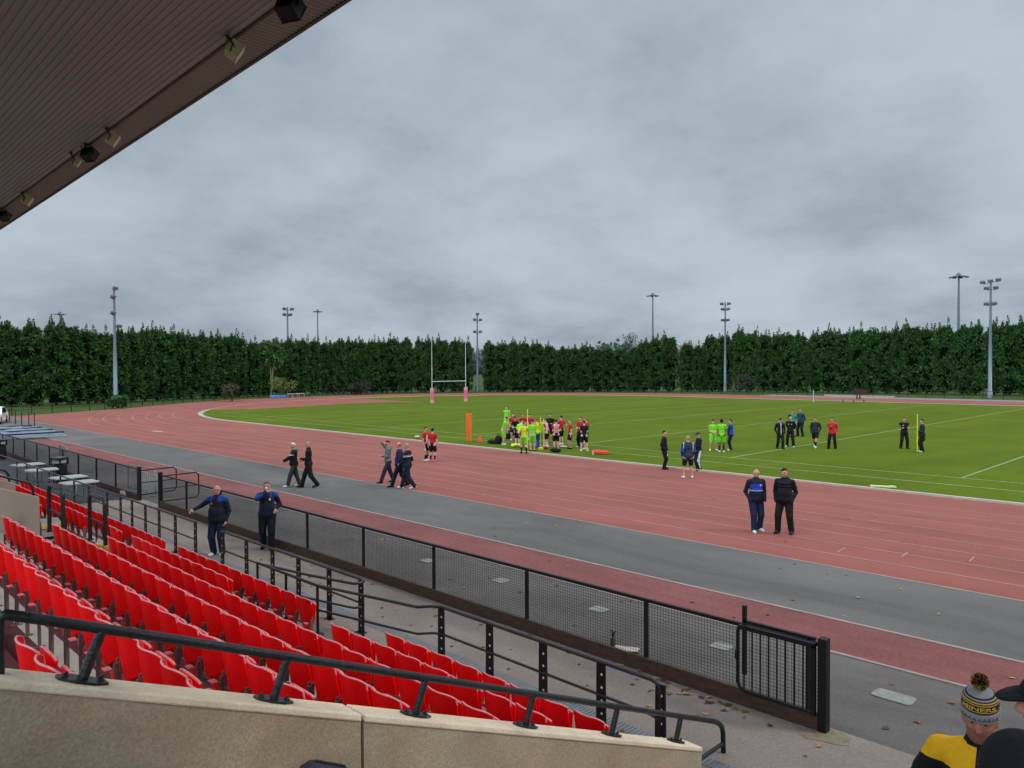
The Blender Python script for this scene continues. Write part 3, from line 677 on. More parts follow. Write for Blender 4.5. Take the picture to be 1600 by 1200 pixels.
# parked white car (only its nose is in frame)
e = empty('parked_car', W(79.2, 14.55, 0), math.radians(160), 'white car parked at the left picture edge, only its front showing', 'car')
prof = [(-2.1, .35), (-2.12, .62), (-1.95, .78), (-1.1, .92), (-.35, 1.38), (.2, 1.46), (1.1, 1.42), (1.75, 1.0), (2.08, .92), (2.12, .4), (1.9, .25), (-1.9, .22)]
def carshell(prof, ws, mb, mi=0):
    n = len(prof); vs = [(x, sy*wv*(1-.16*max(0, (z-.9))/.55), z) for sy, wv in ((-1, ws), (1, ws)) for x, z in prof]
    mb.add(vs, [(k, (k+1) % n, n+(k+1) % n, n+k) for k in range(n)]+[tuple(range(n-1, -1, -1)), tuple(range(n, 2*n))], mi)
mb = MB(); carshell(prof, .88, mb); mb.build('body', mat('white_car_paint', S(236, 238, 240), .25, .02, 2, coat=.6), e, .05)
gl = mat('car_glass', S(26, 30, 34), .08)
mb = MB(); mb.add([(-1.06, -.72, .945), (-1.06, .72, .945), (-.39, .62, 1.36), (-.39, -.62, 1.36)], [(0, 1, 2, 3)]); mb.v = [(x-.02, y, z+.02) for x, y, z in mb.v]; mb.build('windscreen', gl, e)
for sy in (-1, 1):
    mb = MB(); mb.add([(-.85, sy*.885, .95), (1.35, sy*.885, .95), (.95, sy*.80, 1.34), (-.3, sy*.80, 1.36)], [(0, 1, 2, 3)]); mb.build('side_window', gl, e)
    MB().ell((-2.0, sy*.66, .66), (.12, .18, .09)).build('headlight', mat('headlight', S(90, 96, 104), .1), e)
    for x in (-1.32, 1.32):
        wh = MB().tube([(x, sy*.80, .31), (x, sy*.90, .31)], .31, 18).build('wheel', mat('tyre', S(26, 26, 28), .8), e); MB().tube([(x, sy*.895, .31), (x, sy*.91, .31)], .2, 14).build('rim', M_galv, wh)

# ------------------------------------------------------------------ goal posts, masts, far fence
M_gp = mat('goal_white', S(206, 212, 216, .8), .4, .04, 3)
g = empty('goal_posts', W(79.7, 66.6, 0), 0, 'white rugby goal posts with pink padded bases at the far end', 'goal posts')
for sy in (-1, 1):
    MB().tube([(0, sy*2.95, 0), (0, sy*2.95, 3.2), (0, sy*2.95, 11.5)], .06, 8, radii=[.055, .055, .025]).build('upright', M_gp, g)
    mb = MB(); mb.tube([(0, sy*2.95, .02), (0, sy*2.95, 2.0)], .26, 8)
    mb.tube([(0, sy*2.95, .45), (0, sy*2.95, 1.6)], .265, 8, 1); mb.build('post_pad', [mat('pink_pad', S(226, 150, 158), .6, .05, 3), mat('pad_dark_pink', S(206, 112, 124), .6, .05, 3)], g)
MB().tube([(0, -2.95, 2.85), (0, 2.95, 2.85)], .055, 8).build('crossbar', M_gp, g)
M_mast = mat('mast_steel', S(108, 118, 128), .45, .08, .8, metal=.2)
M_lamp = mat('lamp_housing', S(86, 94, 100), .4, .1, 4)
M_lens = mat('lamp_glass', S(120, 130, 136), .3)
def mast(u, D, topv, arms, label, rz=0):
    a, y = atd(u, D); d = ray(u, topv); H = CH+d[2]/math.hypot(d[0], d[1])*D
    e = empty('floodlight_mast', W(a, y, 0), 0, label, 'floodlight mast', 'floodlight masts round the track')
    MB().tube([(0, 0, 0), (0, 0, .9), (0, 0, .92), (0, 0, H*.45), (0, 0, H*.46), (0, 0, H)], .2, 10, radii=[.34, .34, .27, .22, .19, .12]).build('pole', M_mast, e)
    fdir = Vector((W(30, 66)[0]-W(a, y)[0], 66-y, 0)).normalized(); vr = Vector((y, a, 0)).normalized()
    side = Vector((fdir.y, -fdir.x, 0)); side = side if side.dot(vr) > 0 else -side
    if side.dot(vr) < .5: side = vr
    zs = {}
    for s_, dz, tilt in arms:
        s_ = s_*.64; c = Vector((0, 0, H-dz))+side*s_+fdir*.22
        Rz = math.atan2(fdir.y, fdir.x)-PI/2; R = Matrix.Rotation(Rz+math.radians(tilt), 3, 'Z') @ Matrix.Rotation(math.radians(-38), 3, 'X')
        lm = MB().box(c, (.66, .28, .42), 0, R).build('lamp', M_lamp, e, .04)
        MB().box(c+R @ Vector((0, .145, 0)), (.56, .02, .34), 0, R).build('lens', M_lens, lm)
        k = round(dz, 1); zs.setdefault(k, []).append(s_)
    for k, ss in zs.items():
        lo, hi = min(min(ss), 0), max(max(ss), 0)
        MB().bar(Vector((0, 0, H-k-.25))+side*lo, Vector((0, 0, H-k-.25))+side*hi, .07, .07).build('cross_arm', M_mast, e)
A5 = [(-1.0, .3, 8), (1.0, .3, -8), (-.75, 1.3, 20), (.8, 1.3, -20), (-.7, 3.3, 20), (.7, 3.3, -20)]
mast(1547, 128, 437, [(-1.5, .3, 8), (0, .2, 0), (1.5, .1, -8), (-.75, 1.2, 20), (1.05, 1.2, -20), (-.75, 3.4, 20), (.8, 3.4, -20)], 'tall grey floodlight mast with seven lamps at far right by the hedge')
mast(1133, 147.3, 472, A5, 'grey floodlight mast with six lamps right of the autumn tree')
mast(746, 148, 489, [(0, .2, 0), (-.95, 1.3, 20), (.9, 1.3, -20), (-.95, 3.6, 20), (.9, 3.6, -20)], 'grey floodlight mast with five lamps right of the goal posts')
mast(450, 141, 480, [(-1.1, .3, 8), (1.2, .3, -8), (-1.1, 1.3, 8), (.7, 1.3, -8), (.9, 7.0, -8)], 'grey floodlight mast with four top lamps rising from the hedge gap')
mast(180, 108, 448, [(0, .2, 0), (-.55, 1.3, 0), (-.6, 3.3, 0), (.8, 4.9, 0)], 'grey floodlight mast with stacked lamps at the left, overgrown by hedge')
for u, D, tv, lb in ((1497, 176, 431, 'mushroom headed high mast light behind the hedge at right'), (1020, 217, 461, 'mushroom headed high mast light left of the autumn tree'), (497, 272, 486, 'thin mushroom headed high mast light between the two left masts'), (95, 278, 490, 'small mushroom headed high mast light over the far left hedge')):
    a, y = atd(u, D); d = ray(u, tv); H = CH+d[2]/math.hypot(d[0], d[1])*D
    e = empty('high_mast', W(a, y, 0), 0, lb, 'light mast', 'high mast lights beyond the hedge')
    MB().tube([(0, 0, 0), (0, 0, H)], .2, 8, radii=[.4, .16]).build('pole', M_mast, e)
    mb = MB()
    mb.tube([(0, 0, H-.2), (0, 0, H+.25), (0, 0, H+.3), (0, 0, H+.55)], .3, 10, radii=[.55, .5, .35, .3])
    for k in range(8):
        q = k*PI/4; R = Matrix.Rotation(q, 3, 'Z'); mb.bar(R @ Vector((.3, 0, H+.05)), R @ Vector((1.75, 0, H-.32)), .62, .14)
    mb.build('lamp_ring', M_lamp, e)
# dark rail fence round the outside of the track
fp = [(86, 10), (88, 14.5), (91.5, 19.5), (95.6, 27.5), (99.8, 33.0), (104.5, 38.5), (108.6, 43.8), (112.2, 50), (114.8, 57), (115.8, 67)]
fp += [(A0+50.2*math.cos(math.radians(t)), YC+50.2*math.sin(math.radians(t))) for t in range(8, 91, 6)]+[(40, 120), (10, 120.6), (-30, 120.6)]
e = empty('perimeter_rail', W(*fp[0], 0), 0, 'thin dark post and rail fence round the outer edge of the track', 'fence'); o = Vector(W(*fp[0], 0))
MB().tube([Vector(W(*p, 1.08))-o for p in fp], .035, 6).build('top_rail', M_blackm, e)
MB().tube([Vector(W(*p, .55))-o for p in fp], .022, 6).build('mid_rail', M_blackm, e)
acc = 0; npost = 0
for p, q in zip(fp[:-1], fp[1:]):
    L_ = math.hypot(q[0]-p[0], q[1]-p[1])
    while acc < L_ and npost < 98:
        t = acc/L_; c = Vector(W(p[0]+(q[0]-p[0])*t, p[1]+(q[1]-p[1])*t, 0))-o; MB().box(c+Vector((0, 0, .55)), (.07, .07, 1.1)).build('post', M_blackm, e); acc += 2.4; npost += 1
    acc -= L_

# ------------------------------------------------------------------ hedge of conifers
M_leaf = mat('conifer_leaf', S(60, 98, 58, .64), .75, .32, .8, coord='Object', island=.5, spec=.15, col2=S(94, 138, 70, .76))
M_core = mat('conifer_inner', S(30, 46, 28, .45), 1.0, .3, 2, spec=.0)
M_bark = mat('bark', S(96, 82, 68, .7), .9, .25, 5, stretch=(3, 3, .6))
def crown_mesh(seed, n=4600):
    r = np.random.default_rng(seed); mb = MB()
    def rad(t, q): 
        base = 1.50*(1-.10*t)*(1+.10*math.sin(3*q+seed)+.10*math.sin(9*t+2*q+seed*1.7)+.05*math.sin(21*t+5*q))
        return base*(1 if t < .84 else max(.3, 1-((t-.84)/.16)**1.2*.62))*(1 if t > .06 else .78)
    rings = []
    for j in range(13):
        t = j/12*.95; rings.append([(rad(t, 2*PI*k/10)*.62*math.cos(2*PI*k/10), rad(t, 2*PI*k/10)*.62*math.sin(2*PI*k/10), .25+t*9.3) for k in range(10)])
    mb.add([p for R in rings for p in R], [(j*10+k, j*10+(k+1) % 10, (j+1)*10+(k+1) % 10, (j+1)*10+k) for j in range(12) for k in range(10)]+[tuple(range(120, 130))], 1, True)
    def kite(c, d, L_, wd, up):
        d = Vector(d).normalized(); sdv = d.cross(Vector(up))
        if sdv.length < .05: sdv = d.cross(Vector((1, 0, 0)))
        sdv.normalize(); nn = sdv.cross(d); c = Vector(c)
        mb.add([c, c+d*L_*.45+sdv*wd+nn*L_*.05, c+d*L_-nn*L_*.12, c+d*L_*.45-sdv*wd+nn*L_*.05], [(0, 1, 2, 3)])
    for cnum in range(n//24):
        t = r.random()**.9; q = r.random()*2*PI; R = rad(t, q)*(.72+.16*r.random()); cs_ = .8+.5*r.random()
        cc = np.array((R*math.cos(q), R*math.sin(q), .3+t*9.0)); od = np.array((math.cos(q), math.sin(q), .25))
        for i in range(24):
            v = r.normal(size=3); v /= np.linalg.norm(v); v = v+od*.75+np.array((0, 0, .18)); v /= np.linalg.norm(v)
            kite(cc+v*.10*cs_, v, (.30+.32*r.random())*cs_, .06+.045*r.random(), (r.normal(), r.normal(), .6))
    for s_ in range(5):      # leaders
        q = r.random()*2*PI; R = 1.25*r.random()**.6; x, y = R*math.cos(q), R*math.sin(q); ht = 9.5+r.random()**1.5*1.75-R*.15; lx, ly = r.normal()*.12, r.normal()*.12
        for i in range(90):
            z = 8.3+(ht-8.3)*r.random(); q2 = r.random()*2*PI; rr = .50*(ht-z)/(ht-8.3)+.02; f = (z-8.3)/(ht-8.3)
            kite((x+lx*f+rr*.25*math.cos(q2), y+ly*f+rr*.25*math.sin(q2), z), (math.cos(q2)*.8, math.sin(q2)*.8, .75), .15+rr*.85, .055+.03*r.random(), (r.normal(), r.normal(), .6))
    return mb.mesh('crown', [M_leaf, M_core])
CR = [crown_mesh(s) for s in range(6)]
TRK = MB().tube([(0, 0, -.05), (0, 0, 1.2), (.05, .03, 5), (0, 0, 9)], .16, 7, radii=[.2, .16, .12, .04]).mesh('trunk', M_bark)
prof_u = [-200, 0, 60, 100, 150, 175, 200, 300, 350, 385, 400, 410, 420, 470, 600, 700, 742, 752, 765, 800, 850, 900, 950, 1000, 1012, 1030, 1060, 1075, 1100, 1108, 1130, 1150, 1200, 1300, 1400, 1500, 1540, 1580, 1700]
prof_v = [494, 499, 501, 506, 514, 518, 511, 518, 521, 528, 538, 534, 530, 531, 530, 527, 531, 538, 534, 532, 536, 540, 541, 538, 527, 524, 530, 538, 539, 526, 519, 517, 518, 516, 510, 506, 502, 501, 500]
def project_u(a, y):
    F0 = a*math.cos(TH)+y*math.sin(TH); R = -a*math.sin(TH)+y*math.cos(TH); return 800+CF*R/F0
secs = [('left of the gap, behind the tall left mast', [(115, 8), (114.5, 21), (114.2, 29), (120.6, 47), (123.4, 60.2)]),
        ('between the gap and the goal posts', [(124, 62.5), (123.5, 71), (121, 85), (114, 95.2), (110.4, 98.6)]),
        ('right of the goal posts', [(108.4, 100.8), (96.5, 112), (85, 121), (81.3, 123.8)]),
        ('left of the six lamp mast', [(79.6, 125.2), (74.2, 129.3)]),
        ('along the far straight at right', [(72.2, 130.6), (57, 135.3), (38, 139.3), (29, 140.3), (8, 142), (-2, 142)])]
ti = 0
for lb, path in secs:
    acc = 0.0
    for p, q in zip(path[:-1], path[1:]):
        L_ = math.hypot(q[0]-p[0], q[1]-p[1])
        while acc <= L_:
            t = acc/L_; a = p[0]+(q[0]-p[0])*t+random.uniform(-.25, .25); y = p[1]+(q[1]-p[1])*t+random.uniform(-.25, .25)
            u = project_u(a, y); D = math.hypot(a, y); tv = np.interp(u, prof_u, prof_v)+random.uniform(-3, 3.5)
            d = ray(u, tv); H = CH+d[2]/math.hypot(d[0], d[1])*D
            e = empty('conifer', W(a, y, 0), random.random()*6.28, f'dark green conifer in the hedge {lb}', 'tree', f'hedge conifers {lb}')
            sc = random.uniform(.92, 1.12); e.scale = (sc, sc, H/10.0)
            link('crown', CR[ti % 6], e); link('trunk', TRK, e); ti += 1
            acc += random.uniform(2.0, 2.45)
        acc -= L_
# looser plants
def foliage(mb, c, r, n, L0, wd, mi=0, seed=1, shell=.55):
    rr = np.random.default_rng(seed)
    for i in range(n):
        v = rr.normal(size=3); v /= np.linalg.norm(v); k = shell+(1-shell)*rr.random()
        p = Vector((c[0]+v[0]*r[0]*k, c[1]+v[1]*r[1]*k, c[2]+v[2]*r[2]*k)); d = Vector(v+rr.normal(size=3)*.6).normalized()
        sdv = d.cross(Vector(rr.normal(size=3))).normalized(); L_ = L0*(.6+.8*rr.random()); ww = wd*(.7+.6*rr.random())
        mb.add([p, p+d*L_*.5+sdv*ww, p+d*L_, p+d*L_*.5-sdv*ww], [(0, 1, 2, 3)], mi)
def bush(u, D, wd, ht, m, label, seed, trunk=None, bare=0.0):
    a, y = atd(u, D); e = empty('shrub' if not trunk else 'tree', W(a, y, 0), 0, label, 'shrub' if not trunk else 'tree')
    mb = MB(); rr = np.random.default_rng(seed); lo = trunk or 0
    for k in range(7):
        c = (rr.normal()*wd*.22, rr.normal()*wd*.22, lo+(ht-lo)*(.25+.55*rr.random()))
        foliage(mb, c, (wd*.3, wd*.3, (ht-lo)*.24), int(130*(1-bare)), .4 if trunk else .3, .12, 0, seed*10+k, .3)
    mb.build('crown' if trunk else 'foliage', m, e)
    mb = MB(); mb.tube([(0, 0, 0), (0, 0, ht*.55)], .1, 6, radii=[.14, .06])
    for k in range(7):
        q = rr.random()*6.28; z = ht*(.3+.3*rr.random()); mb.tube([(0, 0, z), (math.cos(q)*wd*.25, math.sin(q)*wd*.25, z+ht*.3)], .03, 5, radii=[.05, .015])
    mb.build('trunk' if trunk else 'stems', M_bark, e)
bush(441, 129, 3.6, 3.6, mat('yellow_leaf', S(112, 126, 48, .6), .8, .3, 1, island=.3), 'yellow green shrub at the hedge foot behind the blue mat', 3)
bush(362, 117, 2.6, 2.4, mat('olive_leaf', S(92, 92, 48, .5), .8, .3, 1, island=.3), 'olive shrub at the hedge foot left of the hedge gap', 4)
bush(562, 137, 3.0, 2.6, mat('brown_leaf', S(70, 66, 50, .45), .8, .3, 1, island=.3), 'brownish shrub at the hedge foot between mat and goal posts', 5)
bush(1153, 139, 4.2, 4.6, MATS['brown_leaf'], 'brownish bare shrub beside the six lamp mast', 6, bare=.5)
bush(184, 104, 1.6, 1.5, M_leaf, 'low green shrub round the foot of the left mast', 8)
bush(985, 200, 5.4, 13.6, mat('sparse_leaf', S(66, 80, 52, .7), .8, .3, 1, island=.3), 'sparse leafy tree showing above the hedge left of the high mast', 11, trunk=6, bare=.45)
bush(1085, 230, 9, 12.5, mat('autumn_leaf', S(164, 122, 84, .7), .8, .3, 1, island=.3), 'russet autumn tree showing above the dip in the hedge', 12, trunk=4)
bush(1066, 232, 7, 12.0, MATS['autumn_leaf'], 'smaller russet tree left of the autumn tree above the hedge', 13, trunk=4)
a, y = atd(424, 131); e = empty('tree', W(a, y, 0), 0, 'bare forked trunk standing in the hedge gap', 'tree'); mb = MB()
mb.tube([(0, 0, 0), (0, 0, 2.2), (-.35, 0, 5.5)], .1, 6, radii=[.2, .15, .06]); mb.tube([(0, 0, 2.0), (.5, .2, 5.5)], .1, 6, radii=[.13, .05]); mb.tube([(0, 0, 1.6), (.9, -.2, 4.8)], .1, 6, radii=[.1, .04]); mb.build('trunk', mat('pale_bark', S(150, 136, 120, .8), .9, .2, 6), e)
mb = MB(); foliage(mb, (0, .4, 7), (1.6, 1.6, 2.2), 900, .6, .15, 0, 5, .2); mb.build('crown', M_leaf, e)
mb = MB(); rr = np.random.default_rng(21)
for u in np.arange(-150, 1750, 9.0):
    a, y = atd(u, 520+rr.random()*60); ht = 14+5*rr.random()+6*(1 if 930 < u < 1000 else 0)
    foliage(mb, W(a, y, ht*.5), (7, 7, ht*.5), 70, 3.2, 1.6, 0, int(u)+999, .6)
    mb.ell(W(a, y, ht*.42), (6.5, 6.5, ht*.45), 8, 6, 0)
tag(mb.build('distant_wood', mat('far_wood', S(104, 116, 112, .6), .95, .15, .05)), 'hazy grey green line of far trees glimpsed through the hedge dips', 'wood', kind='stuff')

# ------------------------------------------------------------------ far side odds and ends
a, y, _ = G(437, 621); e = empty('landing_mat', W(a, y, 0), math.radians(-35), 'blue high jump landing mat with green cover by the hedge gap', 'sports mat')
MB().box((0, 0, .22), (4.4, 2.4, .4)).build('mat', mat('blue_mat', S(96, 140, 190), .6), e, .05); MB().box((-.5, 0, .55), (2.6, 2.2, .25)).build('cover', mat('green_cover', S(52, 84, 62), .7), e, .08)
for i, (u, v) in enumerate(((454, 622.5), (462, 622.5), (470, 622))):
    a, y, _ = G(u, v); e = empty('hurdle', W(a, y, 0), math.radians(20+i*25), f'white barred athletics hurdle, {["nearest the blue mat", "middle of the three by the mat", "rightmost of the three by the mat"][i]}', 'hurdle', 'hurdles by the landing mat')
    MB().box((0, 0, .72), (1.2, .03, .12)).build('bar', M_white, e)
    for sx in (-.55, .55): MB().tube([(sx, -.5, .03), (sx, 0, .03), (sx, 0, .7)], .03, 6).build('leg', M_galv, e)
a, y, _ = G(1315, 622.5); mb = MB(); mb.box((0, 0, .12), (10.5, .4, .22)); mb.box((0, 0, .25), (10.7, .5, .04)); o = mb.build('white_board', M_white); o.location = W(a, y+6, 0); o.rotation_euler.z = math.radians(-4)
tag(o, 'long low white board along the far edge of the track', 'board')
for i, (u, lb) in enumerate(((1339, 'short black post by the white board, left of the pair'), (1343.5, 'short black post by the white board, right of the pair'))):
    a, y, _ = G(u, 623.5); mb = MB(); mb.tube([(0, 0, 0), (0, 0, .62), (0, 0, .66)], .1, 8, radii=[.10, .10, .06]); mb.box((0, 0, .02), (.3, .3, .04)); o = mb.build('bollard', M_blackm); o.location = W(a, y, 0); tag(o, lb, 'bollard', 'black posts by the white board')
for i, (u, lb) in enumerate(((1317, 'left'), (1334, 'middle'), (1350, 'right'))):
    a, y, _ = G(u, 628.5); mb = MB(); mb.tube([(0, 0, 0), (0, 0, .03), (0, 0, .035), (0, 0, .34)], .1, 10, radii=[.2, .2, .15, .04]); o = mb.build('marker_cone', mat('dark_cone', S(70, 54, 48), .6)); o.location = W(a, y, .006); tag(o, f'small dark cone on the far kerb, {lb} of the three', 'cone', 'dark cones on the far kerb')
a, y, _ = G(1271, 627.5); mb = MB(); mb.tube([(0, 0, 0), (0, 0, 1.55)], .05, 8); mb.tube([(0, 0, .0), (0, 0, .06)], .16, 10); o = mb.build('corner_post', M_gp); o.location = W(a, y, .01); tag(o, 'thin white corner post on the far touchline', 'post')
a, y = atd(1345, 139.2); mb = MB(); mb.box((0, 0, .35), (2.4, 1.0, .6)); mb.box((0, -.1, .7), (2.0, .7, .2)); o = mb.build('red_box', mat('dull_red', S(84, 30, 32, .6), .6)); o.location = W(a, y, 0); tag(o, 'dull red box half hidden at the hedge foot behind the white board', 'box')

# ------------------------------------------------------------------ people
FAB = {}
def fabric(name):
    if name in FAB: return FAB[name]
    c = dict(navy=(24, 28, 46), black=(20, 21, 24), blue=(30, 66, 150), royal=(34, 72, 176), darkblue=(28, 40, 72), lime=(132, 226, 44), yellow=(214, 224, 40), red=(196, 34, 46), scarlet=(204, 38, 58),
             white=(226, 226, 226), grey=(112, 114, 110), dgrey=(58, 60, 62), green=(30, 120, 74), teal=(40, 140, 130), orange=(236, 130, 40), skin=(206, 150, 126), paleskin=(218, 168, 146), pinkskin=(214, 146, 126), shadeskin=(176, 112, 92), stubble=(148, 94, 77), darkskin=(110, 76, 56),  # the bobble hat man's skin has the roof's shade painted into its colour
             hairbrown=(58, 44, 34), hairdark=(26, 22, 20), hairgrey=(150, 146, 140), hairwhite=(214, 212, 206), hairginger=(134, 92, 60), jeans=(32, 42, 60), slate=(44, 56, 76), eye=(24, 20, 20), lip=(150, 84, 76), gold=(246, 184, 24), bluejacket=(34, 70, 150), charcoal=(40, 44, 48), cream=(224, 214, 190), pink=(226, 120, 140))[name]
    rough = .5 if 'skin' in name else .85
    FAB[name] = mat('fabric_'+name if 'skin' not in name and 'hair' not in name else name, S(*c, .85), rough, .10, 9, .25 if 'skin' not in name else .05, 40, fine=.05, fscale=30, spec=.3)
    return FAB[name]
V3 = lambda *a: np.array(a, float)
def sd_caps(P, a, b, ra, rb):
    ba = b-a; pa = P-a; h = np.clip(pa @ ba/max(ba @ ba, 1e-9), 0, 1); return np.linalg.norm(pa-h[:, None]*ba, axis=1)-(ra+(rb-ra)*h)
def sd_ell(P, c, r, R):
    q = P-c
    if R is not None: q = q @ R
    k0 = np.linalg.norm(q/r, axis=1); k1 = np.linalg.norm(q/(r*r), axis=1); return k0*(k0-1)/np.maximum(k1, 1e-9)
def sdf(P, p): return sd_caps(P, *p[1]) if p[0] == 'c' else sd_ell(P, *p[1])
def bounds(p):
    if p[0] == 'c': a, b, ra, rb = p[1]; r = max(ra, rb); return np.minimum(a, b)-r, np.maximum(a, b)+r
    c, r, R = p[1]; m = max(r); return c-m, c+m
def surface(prims, h, k=.025, floor=True):
    lo = np.min([bounds(p)[0] for p in prims], axis=0)-3*h; hi = np.max([bounds(p)[1] for p in prims], axis=0)+3*h
    n = np.ceil((hi-lo)/h).astype(int)+1; F = np.full(n, 1.0)
    for p in prims:
        b0, b1 = bounds(p); i0 = np.maximum(((b0-lo-3*h-k)/h).astype(int), 0); i1 = np.minimum(((b1-lo+3*h+k)/h).astype(int)+2, n)
        ax = [lo[d]+h*np.arange(i0[d], i1[d]) for d in range(3)]; g = np.stack(np.meshgrid(*ax, indexing='ij'), -1); sh = g.shape[:3]
        d = sdf(g.reshape(-1, 3), p).reshape(sh); sl = tuple(slice(i0[q], i1[q]) for q in range(3)); A = F[sl]
        hh = np.maximum(k-np.abs(A-d), 0)/k; F[sl] = np.minimum(A, d)-hh*hh*k*.25
    if floor:
        z = (lo[2]+h*np.arange(n[2]))[None, None, :]; F = np.maximum(F, -(z-.003))
    F[0] = F[-1] = 1; F[:, 0] = F[:, -1] = 1; F[:, :, 0] = F[:, :, -1] = 1
    s = F < 0; cs = [(i, j, l) for i in (0, 1) for j in (0, 1) for l in (0, 1)]; m = n-1
    view = lambda A, c: A[c[0]:c[0]+m[0], c[1]:c[1]+m[1], c[2]:c[2]+m[2]]
    cnt = sum(view(s, c).astype(int) for c in cs); act = (cnt > 0) & (cnt < 8); idx = np.argwhere(act); vid = np.full(m, -1); vid[act] = np.arange(len(idx))
    acc = np.zeros((len(idx), 3)); nn = np.zeros(len(idx)); I = tuple(idx.T)
    for c1 in cs:
        for ax in range(3):
            if c1[ax]: continue
            c2 = list(c1); c2[ax] = 1; f1, f2 = view(F, c1)[I], view(F, tuple(c2))[I]; x = (f1 < 0) != (f2 < 0)
            t = np.where(x, f1/np.where(x, f1-f2, 1), 0); pt = np.tile(np.array(c1, float), (len(idx), 1)); pt[:, ax] += t; acc[x] += pt[x]; nn[x] += 1
    V = lo+h*(idx+acc/nn[:, None]); faces = []
    for ax in range(3):
        sl0 = [slice(None)]*3; sl1 = [slice(None)]*3; sl0[ax] = slice(0, -1); sl1[ax] = slice(1, None)
        x = s[tuple(sl0)] != s[tuple(sl1)]; E = np.argwhere(x); ins = s[tuple(sl0)][x]
        b, c = (ax+1) % 3, (ax+2) % 3; q = []
        for db, dc in ((-1, -1), (0, -1), (0, 0), (-1, 0)):
            t = E.copy(); t[:, b] += db; t[:, c] += dc; q.append(vid[tuple(np.clip(t, 0, m-1).T)])
        q = np.stack(q, 1); q[~ins] = q[~ins][:, ::-1]; faces.append(q[(q >= 0).all(1)])
    return V, np.concatenate(faces)
def ik(s, w, l1, l2, pole):
    d = w-s; L_ = np.linalg.norm(d); dh = d/max(L_, 1e-6); L_ = min(L_, (l1+l2)*.998); w = s+dh*L_
    x = (l1*l1-l2*l2+L_*L_)/(2*L_); hh = math.sqrt(max(l1*l1-x*x, 0)); p = pole-dh*(pole @ dh); p /= max(np.linalg.norm(p), 1e-6)
    return s+dh*x+p*hh, w
def rotm(yaw, pitch, tilt=0):
    a = Matrix.Rotation(yaw, 3, 'Z') @ Matrix.Rotation(-pitch, 3, 'X') @ Matrix.Rotation(tilt, 3, 'Y'); return np.array(a)
ARM = dict(down=(.150, .03, .465), pocket=(.128, .055, .525), behind=(.05, -.09, .55), forward=(.07, .26, .655), cross=(-.06, .135, .675), hip=(.135, .03, .57), face=(.02, .125, .835), head=(.06, .06, .965), hold=(.03, .17, .64), holdlow=(.04, .16, .56), swingf=(.15, .13, .50), swingb=(.16, -.13, .50), out=(.27, .12, .56), knee=(.09, .20, .42), chest=(.02, .14, .72), belly=(.03, .13, .60))
LEG = dict(stand=((-.06, -.01, 0), (.06, .01, 0)), wide=((-.10, 0, 0), (.10, .02, 0)), walk=((-.05, .17, 0), (.05, -.17, .035)), walk2=((-.05, -.18, .035), (.05, .16, 0)), close=((-.045, 0, 0), (.045, .01, 0)), step=((-.06, .06, 0), (.06, -.10, .015)))
PEOPLE = []
